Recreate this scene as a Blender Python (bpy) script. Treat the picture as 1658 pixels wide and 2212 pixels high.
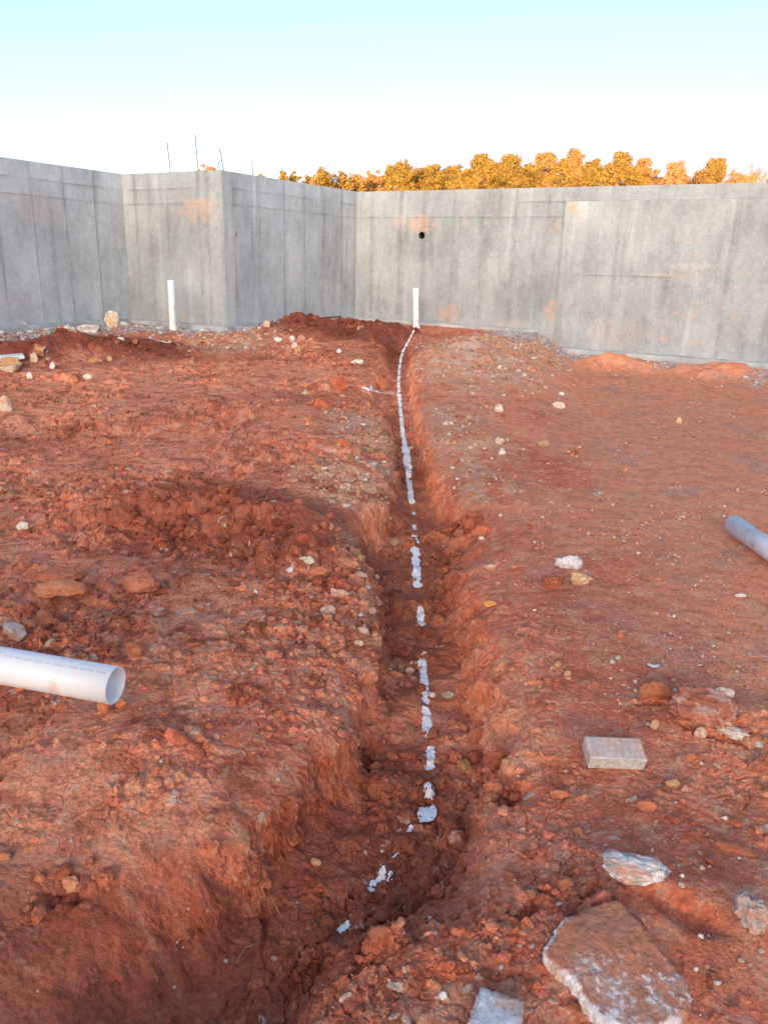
import bpy, bmesh, random
import numpy as np
from math import *
from mathutils import Vector, Matrix, noise as mnoise
rng = np.random.default_rng(7); random.seed(7)
scene = bpy.context.scene
for o in list(bpy.data.objects): bpy.data.objects.remove(o)

# ------------------------------------------------------------ camera
FPX = 1690.; PITCH = radians(17.6); ROLL = radians(1.5); CAMZ = 1.5
cd = bpy.data.cameras.new('camera'); cam = bpy.data.objects.new('camera', cd); scene.collection.objects.link(cam)
scene.camera = cam
cd.sensor_fit = 'HORIZONTAL'; cd.sensor_width = 36; cd.lens = 36 * FPX / 1658
cd.clip_start = .05; cd.clip_end = 2000
Fv = np.array([0, cos(PITCH), -sin(PITCH)]); Uv = np.array([0, sin(PITCH), cos(PITCH)]); Rv = np.array([1., 0, 0])
camr = Rv * cos(ROLL) - Uv * -sin(ROLL) ; camu = -Rv * sin(ROLL) + Uv * cos(ROLL)
m = Matrix(((camr[0], camu[0], -Fv[0], 0), (camr[1], camu[1], -Fv[1], 0), (camr[2], camu[2], -Fv[2], CAMZ), (0, 0, 0, 1)))
cam.matrix_world = m
scene.render.resolution_x = 767; scene.render.resolution_y = 1024

# ------------------------------------------------------------ sky and sun
SUN_EL = radians(3.5); SUN_AZ = radians(192)          # compass style: 0 = +Y, 90 = +X
w = bpy.data.worlds.new('World'); scene.world = w; w.use_nodes = True
nt = w.node_tree; nt.nodes.clear()
wo = nt.nodes.new('ShaderNodeOutputWorld'); bg = nt.nodes.new('ShaderNodeBackground'); sk = nt.nodes.new('ShaderNodeTexSky')
sk.sky_type = 'NISHITA'; sk.sun_disc = False; sk.sun_elevation = SUN_EL; sk.sun_rotation = SUN_AZ
sk.air_density = .32; sk.dust_density = 2.4; sk.ozone_density = .55; sk.altitude = 200
bg.inputs['Strength'].default_value = .15
nt.links.new(sk.outputs[0], bg.inputs[0]); nt.links.new(bg.outputs[0], wo.inputs[0])
sl = bpy.data.lights.new('sun', 'SUN'); so = bpy.data.objects.new('sun', sl); scene.collection.objects.link(so)
sl.energy = 1.7; sl.angle = radians(.5); sl.color = (1.0, .62, .30)
sdir = Vector((sin(SUN_AZ) * cos(SUN_EL), cos(SUN_AZ) * cos(SUN_EL), sin(SUN_EL)))
so.rotation_euler = sdir.to_track_quat('Z', 'Y').to_euler(); so.location = (-20, -20, 20)
scene.view_settings.view_transform = 'Standard'; scene.view_settings.look = 'None'
scene.view_settings.gamma = 1; scene.view_settings.exposure = 2.6
scene.render.engine = 'CYCLES'

# ------------------------------------------------------------ helpers
def ray(px, py):
    a = (px - 829) / FPX; b = (1106 - py) / FPX
    x = a * cos(ROLL) - b * sin(ROLL); y = a * sin(ROLL) + b * cos(ROLL)
    return Fv + x * Rv + y * Uv
def link(name, me, parent=None, mat=None):
    o = bpy.data.objects.new(name, me); scene.collection.objects.link(o)
    if parent: o.parent = parent
    if mat and me is not None: me.materials.append(mat)
    return o
def tag(o, label=None, cat=None, group=None, kind=None):
    if label: o['label'] = label
    if cat: o['category'] = cat
    if group: o['group'] = group
    if kind: o['kind'] = kind
    return o
def empty(name, loc=(0, 0, 0)):
    o = bpy.data.objects.new(name, None); scene.collection.objects.link(o); o.location = loc; o.empty_display_size = .1
    return o
def mesh_np(name, V, Fc, col=None, smooth=True):
    """V (n,3), Fc (m,k) faces of equal size"""
    me = bpy.data.meshes.new(name); V = np.asarray(V, np.float32); Fc = np.asarray(Fc, np.int32); k = Fc.shape[1]
    me.vertices.add(len(V)); me.vertices.foreach_set('co', V.ravel())
    me.loops.add(Fc.size); me.loops.foreach_set('vertex_index', Fc.ravel())
    me.polygons.add(len(Fc)); me.polygons.foreach_set('loop_start', np.arange(len(Fc), dtype=np.int32) * k)
    me.polygons.foreach_set('use_smooth', np.full(len(Fc), smooth, dtype=bool))
    me.update(calc_edges=True)
    if col is not None: set_col(me, col)
    return me
def set_col(me, col):
    a = me.color_attributes.new('soil', 'FLOAT_COLOR', 'POINT')
    c = np.ones((len(col), 4), np.float32); c[:, :3] = col; a.data.foreach_set('color', c.ravel())
def sstep(x, a, b):
    t = np.clip((x - a) / (b - a), 0, 1); return t * t * (3 - 2 * t)
_g = np.random.default_rng(3).normal(size=(256, 256, 2)); _g /= np.linalg.norm(_g, axis=2, keepdims=True); _g = _g.astype(np.float32)
_h = np.random.default_rng(4).random((256, 256, 5)).astype(np.float32)
def pn(x, y, f, ox=0, oy=0):
    x = (x * f + ox).astype(np.float32); y = (y * f + oy).astype(np.float32)
    xi = np.floor(x).astype(np.int32); yi = np.floor(y).astype(np.int32); fx = x - xi; fy = y - yi
    u = fx * fx * fx * (fx * (fx * 6 - 15) + 10); v = fy * fy * fy * (fy * (fy * 6 - 15) + 10)
    def d(i, j):
        g = _g[(xi + i) & 255, (yi + j) & 255]; return g[..., 0] * (fx - i) + g[..., 1] * (fy - j)
    a = d(0, 0); b = d(1, 0); c = d(0, 1); e = d(1, 1)
    return (a + u * (b - a) + v * ((c + u * (e - c)) - (a + u * (b - a)))) * 1.4
def fbm(x, y, f, octv, ox=0, gain=.5):
    s = 0; a = 1
    for k in range(octv): s = s + a * pn(x, y, f * 2 ** k, ox + 17.3 * k, ox * .7 + 5.1 * k); a *= gain
    return s
def lumps(x, y, size, dens, off=0, flat=.6):
    """rounded angular clods: height 0..~1 x size and a per-clod random id"""
    X = x / size + off; Y = y / size + off * 1.7
    xi = np.floor(X).astype(np.int32); yi = np.floor(Y).astype(np.int32)
    H = np.zeros_like(X, dtype=np.float32); ID = np.zeros_like(H)
    for i in (-1, 0, 1):
        for j in (-1, 0, 1):
            h = _h[(xi + i) & 255, (yi + j) & 255]
            cx = xi + i + .15 + .7 * h[..., 0]; cy = yi + j + .15 + .7 * h[..., 1]
            r = .16 + .42 * h[..., 2] ** 1.5
            an = h[..., 3] * 6.28; dx = X - cx; dy = Y - cy
            ca = np.cos(an); sa = np.sin(an); lx = (dx * ca + dy * sa) * .8; ly = (-dx * sa + dy * ca) * 1.25
            q = (np.abs(lx) ** 2.6 + np.abs(ly) ** 2.6) ** (1 / 2.6) / r
            pl = np.minimum(1, (1 - np.minimum(q, 1)) * 3.2); k = pl ** .7 * r * (flat * (.55 + .9 * h[..., 1]) + 1.1 * (h[..., 0] - .5) * lx / r * .5 + .9 * (h[..., 2] - .5) * ly / r)
            k = np.where((h[..., 4] < dens) & (q < 1), k, 0)
            m_ = k > H; H = np.where(m_, k, H); ID = np.where(m_, h[..., 3] * .5 + h[..., 4] * .5 + .01, ID)
    return H * size, ID
def poly_sdf(px, py, P):
    """signed distance, negative inside"""
    d = np.full(px.shape, 1e9, np.float32); s = np.zeros(px.shape, bool); n = len(P)
    for i in range(n):
        ax, ay = P[i]; bx, by = P[(i + 1) % n]; ex = bx - ax; ey = by - ay
        wx = px - ax; wy = py - ay; t = np.clip((wx * ex + wy * ey) / (ex * ex + ey * ey + 1e-12), 0, 1)
        d = np.minimum(d, (wx - ex * t) ** 2 + (wy - ey * t) ** 2)
        c = (ay > py) != (by > py)
        if abs(ey) > 1e-12: s ^= c & (px < ex * (py - ay) / ey + ax)
    d = np.sqrt(d); return np.where(s, -d, d)
def poly_dist_line(px, py, P):
    d = np.full(px.shape, 1e9, np.float32)
    for i in range(len(P) - 1):
        ax, ay = P[i]; bx, by = P[i + 1]; ex = bx - ax; ey = by - ay
        wx = px - ax; wy = py - ay; t = np.clip((wx * ex + wy * ey) / (ex * ex + ey * ey + 1e-12), 0, 1)
        d = np.minimum(d, (wx - ex * t) ** 2 + (wy - ey * t) ** 2)
    return np.sqrt(d)

# ------------------------------------------------------------ materials
def mat_base(name):
    M = bpy.data.materials.new(name); M.use_nodes = True; n = M.node_tree; b = n.nodes['Principled BSDF']; return M, n, b
def attr_mat(name, rough=.92, scale=90, var=.35, bump=.35, bdist=.004, spec=.25, big=None):
    """surface whose base colour is the modelled soil/stone colour, with fine procedural grain"""
    M, n, b = mat_base(name); L = n.links.new
    at = n.nodes.new('ShaderNodeAttribute'); at.attribute_name = 'soil'
    tc = n.nodes.new('ShaderNodeTexCoord')
    nz = n.nodes.new('ShaderNodeTexNoise'); nz.inputs['Scale'].default_value = scale; nz.inputs['Detail'].default_value = 6; nz.inputs['Roughness'].default_value = .65
    L(tc.outputs['Object'], nz.inputs['Vector'])
    mr = n.nodes.new('ShaderNodeMapRange'); mr.inputs[1].default_value = .3; mr.inputs[2].default_value = .7
    mr.inputs[3].default_value = 1 - var; mr.inputs[4].default_value = 1 + var; L(nz.outputs['Fac'], mr.inputs[0])
    mx = n.nodes.new('ShaderNodeVectorMath'); mx.operation = 'SCALE'; L(at.outputs['Color'], mx.inputs[0]); L(mr.outputs[0], mx.inputs['Scale'])
    L(mx.outputs[0], b.inputs['Base Color'])
    bp = n.nodes.new('ShaderNodeBump'); bp.inputs['Strength'].default_value = bump; bp.inputs['Distance'].default_value = bdist
    L(nz.outputs['Fac'], bp.inputs['Height']); L(bp.outputs[0], b.inputs['Normal'])
    b.inputs['Roughness'].default_value = rough; b.inputs['Specular IOR Level'].default_value = spec
    return M
M_soil = attr_mat('red_clay_soil', .95, 85, .32, .9, .010, .12)
M_stone = attr_mat('weathered_stone', .85, 60, .28, .7, .006, .25)
M_conc = attr_mat('formed_concrete', .9, 28, .10, .35, .006, .2)
M_gravel = attr_mat('crushed_gravel', .9, 60, .2, .3, .004, .2)
def plain(name, col, rough=.6, var=.1, scale=20, bump=.1, spec=.4, metal=0):
    M, n, b = mat_base(name); L = n.links.new
    tc = n.nodes.new('ShaderNodeTexCoord'); nz = n.nodes.new('ShaderNodeTexNoise'); nz.inputs['Scale'].default_value = scale; nz.inputs['Detail'].default_value = 5
    L(tc.outputs['Object'], nz.inputs['Vector'])
    cr = n.nodes.new('ShaderNodeValToRGB'); cr.color_ramp.elements[0].position = .3; cr.color_ramp.elements[1].position = .7
    cr.color_ramp.elements[0].color = (*[c * (1 - var) for c in col], 1); cr.color_ramp.elements[1].color = (*[min(1, c * (1 + var)) for c in col], 1)
    L(nz.outputs['Fac'], cr.inputs[0]); L(cr.outputs[0], b.inputs['Base Color'])
    bp = n.nodes.new('ShaderNodeBump'); bp.inputs['Strength'].default_value = bump; bp.inputs['Distance'].default_value = .003
    L(nz.outputs['Fac'], bp.inputs['Height']); L(bp.outputs[0], b.inputs['Normal'])
    b.inputs['Roughness'].default_value = rough; b.inputs['Specular IOR Level'].default_value = spec; b.inputs['Metallic'].default_value = metal
    return M

# ------------------------------------------------------------ wall plan (a stepped foundation wall)
dA = np.array([.4848, .8746]); nA = np.array([.8746, -.4848])     # faces looking right-forward
dB = np.array([.8746, -.4848]); nB = np.array([-.4848, -.8746])   # faces looking at the camera
cAB = np.array([-4.65, 14.5]); cBC = cAB + dB * 2.21; dC = np.array([.5211, .8535]); nC = np.array([.8535, -.5211]); cCD = cBC + dC * 3.87
cA0 = cAB - dA * 9.5; cD1 = cCD + dB * 13.5
WTOP = 2.86

# ------------------------------------------------------------ terrain
def gbase(x, y):
    left = .36 * sstep(y, 5.0, 13.0)
    right = .04 * sstep(y, 5, 13)
    b = sstep(x - .2 * (np.minimum(y, 16) - 8), 1.3, 2.1) * sstep(y, 4, 8)
    return left * (1 - b) + right * b
def gp(px, py, dz=0.):
    d = ray(px, py); z = 0.
    for _ in range(40):
        if d[2] > -.03: break
        t = (z + dz - CAMZ) / d[2]; x = t * d[0]; y = t * d[1]
        z = .5 * z + .5 * float(gbase(np.float64(x), np.float64(min(y, 16.5))))
    return np.array([x, y])
rimP = [(889,714),(897,740),(893,772),(900,820),(908,870),(914,905),(932,939),(937,972),(942,1006),(968,1039),(980,1075),(1017,1100),(1043,1130),(1058,1150),(1036,1180),(1010,1205),(1015,1245),(1035,1290),(1060,1350),(1070,1400),(1085,1460),(1098,1510),(1110,1560),(1117,1640),(1104,1696),(1062,1740),(1050,1790),(1056,1838),(1046,1882),(1038,1912),(1010,1946),(968,1974),(915,2008),(843,2022),(818,2044),(757,2116),(722,2157),(688,2211),(600,2350),
        (-260,2350),(-240,2180),(-60,2040),(60,1950),(230,1868),(360,1830),(437,1806),(520,1780),(560,1745),(600,1700),(673,1650),(715,1600),(752,1560),(762,1520),(785,1476),(790,1445),(812,1407),(816,1366),(798,1311),(806,1249),(793,1218),(773,1191),(745,1163),(722,1132),(745,1115),(793,1101),(842,1084),(839,1060),(843,1035),(847,1009),(846,972),(836,939),(821,915),(822,893),(792,872),(759,852),(735,836),(745,822),(790,828),(812,812),(826,782),(824,752),(850,730)]
floP = [(884,722),(882,760),(884,820),(890,880),(896,930),(905,980),(918,1030),(935,1090),(955,1140),(962,1200),(958,1260),(968,1310),(985,1400),(1000,1470),(1010,1560),(1040,1640),(1045,1700),(1010,1760),(1000,1830),(990,1900),(935,1950),(855,1990),(765,2060),(695,2140),(640,2212),(520,2350),
        (280,2380),(350,2230),(385,2170),(435,2100),(505,2030),(555,1960),(585,1905),(640,1850),(660,1790),(730,1710),(775,1650),(796,1560),(812,1500),(820,1440),(825,1380),(822,1300),(808,1220),(790,1160),(812,1110),(848,1075),(853,1000),(852,930),(848,880),(800,852),(770,840),(800,838),(845,840),(846,800),(848,765),(862,735)]
def dep_y(y): return np.interp(y, [1, 1.9, 2.6, 4, 5.5, 8, 11, 15], [.26, .24, .27, .27, .24, .20, .14, .04])
RIM = [gp(*q) for q in rimP]
FLO = []
for q in floP:
    y0 = gp(*q)[1]; y1 = gp(*q, dz=-float(dep_y(y0)))[1]; FLO.append(gp(*q, dz=-float(dep_y(y1))))
RIM = np.array(RIM); FLO = np.array(FLO)
# mounds: (px,py of the foot centre, radius along x, radius along y, height, rotation, boxiness)
def wp(*q): return gp(*q)
MOUNDS = []
def mound(px, py, rx, ry, h, rot=0., p=1.0, tone=None): c = gp(px, py); MOUNDS.append((c[0], c[1], rx, ry, h, rot, p, tone))
mound(745, 722, 1.15, .95, .20, -.35, 1.0, 'fresh')      # fresh pile by the inside corner
mound(640, 716, .8, .6, .16, .3, 1.0, 'fresh')
mound(855, 728, .55, .8, .14, 0, 1, 'fresh')
mound(240, 757, 1.4, .5, .10, .1, 1, 'fresh')            # fresh bank, left
mound(120, 762, 1.1, .55, .12, .3, 1, 'fresh')
mound(20, 775, .9, .5, .10, .3, 1, 'fresh')
mound(90, 738, .8, .4, .09, .6, 1, 'grey')
mound(250, 716, .7, .35, .06, 0, 1, 'grey')
mound(470, 735, .9, .5, .06, 0, 1, 'tan')
mound(1320, 795, .85, .5, .2, -.4, 1, 'orange')          # two slumps against the right wall
mound(1555, 812, .8, .5, .22, -.4, 1, 'orange')
mound(1010, 770, .8, 1.2, .16, -.3, 1, 'pale')
mound(1040, 745, .7, .8, .10, -.3, 1, 'pale')
mound(520, 900, 1.3, .7, .12, -.3, 1, None)
mound(640, 960, .6, .4, .06, 0, 1, None)
mound(330, 1110, .75, .38, .12, -.2, 1, None)
mound(560, 1130, .55, .35, .13, -.3, 1, None)
mound(640, 1180, .35, .22, .06, -.3, 1, None)
mound(130, 900, 1.2, .5, .06, 0, 1, 'orange')
mound(760, 1020, .45, .3, .07, 0, 1, 'tan')
mound(450, 1420, .5, .4, .05, 0, 1, None)
mound(250, 1620, .45, .3, .05, 0, 1, None)
mound(1020, 960, .35, .6, .08, 0, 1, 'tan')
mound(1050, 1060, .3, .5, .06, 0, 1, 'tan')
mound(1590, 1560, .4, .2, .05, 0, 1, None)
mound(1500, 1960, .35, .25, .05, 0, 1, None)
mound(1180, 2060, .3, .25, .04, 0, 1, None)
mound(880, 2120, .2, .2, .03, 0, 1, None)

# soil zones: polygons traced on the ground, (points, soft edge in metres)
def zone(pts): return np.array([gp(*q) for q in pts])
ZN = dict(
 fresh=[zone([(600,700),(680,688),(740,680),(830,700),(893,716),(885,750),(862,790),(840,770),(800,745),(700,738),(620,728)]),
        zone([(0,775),(0,745),(60,735),(180,722),(300,728),(430,752),(430,775),(300,775),(200,772),(100,775)]),
        zone([(330,1060),(450,1040),(620,1060),(740,1100),(780,1190),(700,1230),(560,1250),(400,1200),(250,1180),(160,1140),(200,1100)]),
        zone([(-300,1800),(200,1890),(540,1810),(560,1740),(600,1690),(680,1640),(760,1560),(780,1500),(900,1500),(1000,1600),(1030,1700),(1000,1900),(840,2010),(680,2212),(500,2400),(-300,2400)]),
        zone([(845,900),(820,1120),(740,1120),(800,1250),(820,1400),(900,1420),(990,1380),(965,1250),(1040,1170),(1030,1110),(960,1080),(915,930)])],
 tan=[zone([(640,1010),(730,1000),(850,1030),(850,1085),(760,1100),(690,1070)]),
      zone([(700,900),(790,880),(845,930),(850,1010),(790,1000),(720,950)]),
      zone([(905,880),(1010,870),(1080,960),(1060,1080),(990,1060),(945,980)]),
      zone([(920,740),(1180,730),(1190,790),(1100,850),(960,860),(905,800)]),
      zone([(400,700),(600,700),(560,760),(430,760)]),
      zone([(730,1130),(760,1140),(815,1240),(820,1370),(790,1330),(780,1220)])],
 orange=[zone([(60,800),(500,780),(760,780),(700,850),(500,830),(300,900),(0,950),(0,850)]),
         zone([(880,780),(1190,750),(1658,830),(1658,900),(1300,880),(1000,920),(930,880)]),
         zone([(350,1270),(560,1260),(600,1400),(450,1450),(330,1380)]),
         zone([(1030,1420),(1140,1400),(1150,1640),(1110,1600)]),
         zone([(0,1650),(150,1640),(500,1700),(560,1640),(620,1660),(450,1800),(300,1800),(0,1900)])],
 pale=[zone([(960,735),(1100,725),(1180,770),(1120,820),(1000,820),(930,790)])],
 grey=[zone([(0,705),(240,690),(440,705),(640,700),(640,712),(400,722),(200,722),(0,750)]),
       zone([(740,680),(900,690),(890,702),(800,702)]),
       zone([(1060,716),(1190,716),(1190,742),(1120,738),(1060,728)]),
       zone([(1195,750),(1280,757),(1250,785),(1210,785)]),
       zone([(1400,765),(1500,775),(1480,805),(1420,805)]),
       zone([(1625,780),(1800,800),(1800,850),(1625,830)])],
)

GROOVES = [(*gp(360, 925), .1, .55, .32, .075), (*gp(180, 985), .15, .5, .3, .07), (*gp(420, 1010), .2, .35, .25, .06), (*gp(120, 810), .1, .8, .4, .1), (*gp(560, 1000), .3, .4, .22, .06), (*gp(90, 1230), .2, .28, .12, .04), (*gp(330, 1560), .5, .2, .1, .035), (*gp(1480, 1730), -.6, .2, .08, .035)]
PITS = [(*gp(a, b), c, d, e, f) for (a, b, c, d, e, f) in ((180,1312,.10,.02,.03,.1), (778,1520,.05,.10,.10,.1), (800,1590,.03,.05,.05,0), (1100,1695,.05,.05,.09,.4), (1085,1492,.02,.02,.05,0), (1092,1560,.03,.06,.05,.2), (455,1118,.06,.03,.05,0), (460,1210,.07,.025,.05,0), (395,1140,.05,.025,.04,0), (1030,1125,.03,.10,.06,.7), (950,1190,.08,.02,.04,.3), (332,1283,.018,.06,.05,-.7), (560,1150,.05,.03,.04,0), (640,1130,.06,.03,.05,.2),
    (410,2120,.05,.03,.05,.7), (330,2110,.02,.02,.03,0), (1400,1530,.05,.02,.04,0), (120,1900,.05,.03,.04,0), (1140,1985,.06,.02,.04,.6), (1270,1945,.05,.015,.04,.5), (1470,1985,.10,.05,.04,-.7), (980,1780,.03,.02,.03,0), (1560,1605,.12,.02,.04,-.5), (700,1260,.05,.02,.03,0), (570,1830,.010,.08,.025,0))]
def terrain(x, y, spacing, colour=True):
    x = x.astype(np.float32); y = y.astype(np.float32)
    wx = x + .05 * fbm(x, y, 2.2, 4, 3) ; wy = y + .06 * fbm(x, y, 2.0, 4, 9)
    z = gbase(x, y).astype(np.float32)
    # tone weights
    T = {}
    for k, L in ZN.items():
        m_ = np.zeros_like(x)
        for P in L:
            c = P.mean(0); soft = .06 + .035 * abs(c[1])
            wob = .6 * soft * fbm(x, y, 1.2 / (soft + .05) * .25, 4, 21)
            m_ = np.maximum(m_, sstep(-(poly_sdf(wx, wy, P) + wob), -soft * .7, soft * .7))
        T[k] = m_
    for (cx, cy, rx, ry, h, rot, p, tone) in MOUNDS:
        dx = wx - cx; dy = wy - cy; a = dx * cos(rot) + dy * sin(rot); b = -dx * sin(rot) + dy * cos(rot)
        q = (a / rx) ** 2 + (b / ry) ** 2
        k = np.exp(-1.6 * q ** p) * (1 + .35 * fbm(x, y, 2.2, 3, 31)); z += h * np.where(q < 9, k, 0)
        if tone: T[tone] = np.maximum(T[tone], sstep(k, .2, .6))
    # trench
    ex = x + .03 * fbm(x, y, 5, 4, 41) * (1 + .06 * y); ey = y + .03 * fbm(x, y, 5, 4, 47) * (1 + .12 * y)
    dr = -poly_sdf(ex, ey, RIM); df = np.maximum(poly_sdf(ex, ey, FLO), 0)
    t = np.where(dr > 0, dr / (dr + df + .015), 0)
    fl = sstep(t, .75, 1)
    td = dep_y(y).astype(np.float32)
    t = np.clip(t + (.07 + .09 * sstep(y, 1.9, 2.6)) * fbm(x, y, 4.5, 4, 43) * (t > .03) * (t < .97), 0, 1) * (dr > 0)
    prof = np.where(t > 0, .45 * t + .55 * sstep(t, .0, .95), 0)
    z -= td * prof + .05 * np.exp(-np.clip(-dr, 0, 1) / .10) * (dr <= 0) * td / .26 + .05 * (dr > 0) * (1 - sstep(t, 0, .6)) * td / .26
    zs = z.copy()
    wallz = sstep(t, .03, .25) * (1 - sstep(t, .75, .98))
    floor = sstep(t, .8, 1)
    # roughness map
    leftside = 1 - sstep(x, .05, .35)
    rough = .35 + .65 * leftside * sstep(y, 1.8, 3.0)
    rough = rough * (1 - .75 * sstep(x - .12 * y, .25, .6) * (1 - T['pale']) * (1 - .5 * T['tan']))
    rough = np.maximum(rough, T['fresh'] * .8); rough = np.maximum(rough, .75 * floor); rough = np.maximum(rough, .8 * T['pale'])
    rough *= (1 - .5 * wallz * (y < 2.6))
    rough *= 1 - .6 * sstep(-x, .25, .5) * sstep(-y, -2.05, -1.6); rough *= 1 - .45 * sstep(x - .2 * y, .45, .9) * sstep(y, 2.6, 3.4) * (1 - T['pale'])
    nearr = .8 * np.exp(-((x - 1.25) ** 2 + (y - 2.2) ** 2) / .35); rough = np.maximum(rough, .75 * nearr)
    patch = sstep(fbm(x, y, 1.1, 3, 61), -.35, .45); rough = rough * (.35 + .75 * patch)
    far = 1 + .05 * np.minimum(y, 16)
    def ok(wl): return np.clip(wl / (2.2 * spacing) - .6, 0, 1)
    z += (.028 * fbm(x, y, .8, 3, 71) * (.3 + rough) + .022 * fbm(x, y * 1.5 + .3 * x, 3.2, 3, 73) * rough)
    # scraped / layered relief running across the slope on the left
    sc = fbm(x * .35 + y * .1, y * 1.9 - x * .5, 4.5, 3, 77); z += .012 * sc * rough * leftside * ok(.1)
    rid = 1 - np.abs(fbm(x, y, 5.5, 3, 83)) * 2.2; z += -.02 * np.clip(rid - .86, 0, 1) / .14 * rough * ok(.08)
    for (cx, cy, a_, L1, L2, pitch) in GROOVES:
        dx = wx * .3 + x * .7 - cx; dy = wy * .3 + y * .7 - cy; u_ = dx * cos(a_) + dy * sin(a_); v_ = -dx * sin(a_) + dy * cos(a_)
        k = (1 - sstep(np.abs(u_) / L1, .6, 1)) * (1 - sstep(np.abs(v_) / L2, .6, 1)); z += k * (.2 * pitch * (np.abs(np.sin(pi * v_ / pitch + .5 * pn(x, y, 3))) - .6)) * (.6 + .4 * pn(x, y, 8)) * ok(pitch)
    for (cx, cy, rx, ry, dp, rot) in PITS:
        dx = wx * .4 + x * .6 - cx; dy = wy * .4 + y * .6 - cy; q = ((dx * cos(rot) + dy * sin(rot)) / rx) ** 2 + ((-dx * sin(rot) + dy * cos(rot)) / ry) ** 2; z -= dp * np.exp(-q ** 1.6)
    ID = np.zeros_like(x); LH = np.zeros_like(x)
    for (s, dens, off, amp, thr) in ((.30, .22, 3.1, .40, .6), (.15, .42, 11.7, .65, .42), (.075, .6, 23.3, .75, .25), (.036, .7, 37.7, .75, .1), (.018, .8, 53.9, .8, .0)):
        k = ok(s * .5)
        if np.max(k) <= 0: continue
        if s == .018 and y.min() > 6: continue
        Hh, I = lumps(ex if s > .1 else x + .01 * pn(x, y, 20), ey if s > .1 else y + .01 * pn(x, y, 20, 9, 9), s, dens, off)
        msk = sstep(rough * (.75 + .6 * pn(x, y, 1.6 / (s * 8 + .5) * 2, off, off)), thr, thr + .22) * k
        if s < .03: msk = np.maximum(msk, .25 * k * sstep(pn(x, y, 2.5, 5, 5), -.2, .4))
        z += Hh * amp * msk
        ID = np.where((Hh * msk > .002) & (Hh * msk > LH), I, ID); LH = np.maximum(LH, Hh * msk)
    for k in range(5):
        f_ = 9 * 2 ** k; z += .0068 / 1.42 ** k * pn(x, y, f_, 7 * k, 3 * k) * (.45 + rough) * ok(1 / f_)
    if not colour: return z
    # ---------------- colour (albedo) of the soil itself
    x0, y0 = x, y; x = x0 + .85 * (zs - .5); y = y0 - .7 * (zs - .5)      # soil layers seen on the cut faces too
    n1 = fbm(x, y, .9, 5, 101, .6); n2 = fbm(x, y, 4, 5, 111, .6); n3 = fbm(x, y, 22, 3, 121, .7)
    def C(*c): return np.array(c, np.float32)
    red = C(.73, .21, .108); dark = C(.21, .054, .032); ora = C(.90, .34, .175); tan = C(.68, .42, .26); pale = C(.66, .48, .38); grey = C(.30, .29, .29); pink = C(.56, .22, .155)
    col = np.broadcast_to(red, x.shape + (3,)).copy()
    def mix(c, f):
        nonlocal col
        f = np.clip(f, 0, 1)[..., None]; col = col * (1 - f) + c * f
    mix(ora, .55 * sstep(n1, -.1, .6)); mix(dark, .45 * sstep(-n1, .1, .8) * (.4 + .6 * leftside))
    mix(ora, .75 * sstep(x - .12 * y, .2, .7) * (1 - floor))
    mix(ora, .75 * T['orange'] * sstep(n2, -.7, .3))
    mix(tan, .9 * T['tan'] * sstep(n2, -.7, .3))
    mix(pale, .9 * T['pale'] * sstep(fbm(x + .3 * y, y, 3.0, 4, 131), -.05, .45))
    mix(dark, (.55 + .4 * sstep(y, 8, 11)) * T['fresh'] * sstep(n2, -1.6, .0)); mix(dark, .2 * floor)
    mix(grey, .85 * T['grey'] * sstep(n2, -.6, .3))
    mix(C(.42, .32, .27), .45 * (1 - T['fresh']) * sstep(fbm(x, y, 1.7, 4, 141), .25, .7) * sstep(x - .12 * y, .3, .8))
    mix(C(.84, .42, .26), .25 * sstep(fbm(x, y, 2.3, 4, 171, .6), -.05, .55) * (1 - floor) * (1 - T['fresh']))
    mix(pink, .5 * sstep(n2, .1, .6) * (1 - T['fresh'] * .85)); mix(dark, (.2 + .25 * leftside) * sstep(-n2, .1, .7)); n4 = fbm(x * .85 + y * .1, y * 1.15 - x * .2, 9, 5, 151, .75); mix(tan, .42 * sstep(n4, .15, .8) * (1 - .6 * floor) * (1 - .85 * T['fresh'])); mix(dark, (.22 + .25 * leftside) * sstep(-n4, .15, .8))
    mix(tan, .45 * sstep(n3, .2, .8) * (1 - .6 * T['fresh'])); mix(dark, (.2 + .2 * leftside) * sstep(-n3, .2, .8))
    idv = ID
    mix(ora, np.where(ID > .7, .55, 0) * (1 - .5 * T['fresh'])); mix(dark, np.where((ID > 0) & (ID < .22), .35, 0))
    mix(C(.68, .55, .42), np.where((ID > .28) & (ID < .31) & (LH < .010), .7, 0) * (1 - wallz))
    return z, col, rough, T

# grid: rows follow distance, columns spread with distance; one sheet to the horizon
rows = [-70., -40., -25., -15., -9.] + list(np.linspace(-6, .7, 26))
y = .7
while y < 17.2:
    rows.append(y); y += min(.72 * (y * y + 2.25) / 1170, .032)
rows += list(17.2 + np.array([0, .3, .8, 1.6, 3, 6, 12, 25, 50, 100, 200, 400.])); rows = np.array(rows)
NC = 1180
s_ = np.linspace(-1, 1, NC); us = .45 * s_ + .55 * s_ ** 3
def halfw(y): return 1.0 + .85 * np.maximum(y, 0) + np.maximum(0, -y) * 1.2
Y = np.repeat(rows[:, None], NC, 1); X = halfw(Y) * us[None, :]
dxs = np.abs(np.gradient(X, axis=1)); dys = np.abs(np.gradient(rows))[:, None] * np.ones((1, NC))
from concurrent.futures import ThreadPoolExecutor
SP = np.maximum(dxs, dys); CH = [slice(a, min(a + 40, len(rows))) for a in range(0, len(rows), 40)]
with ThreadPoolExecutor(4) as ex_: RES = list(ex_.map(lambda c: terrain(X[c], Y[c], SP[c]), CH))
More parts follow.
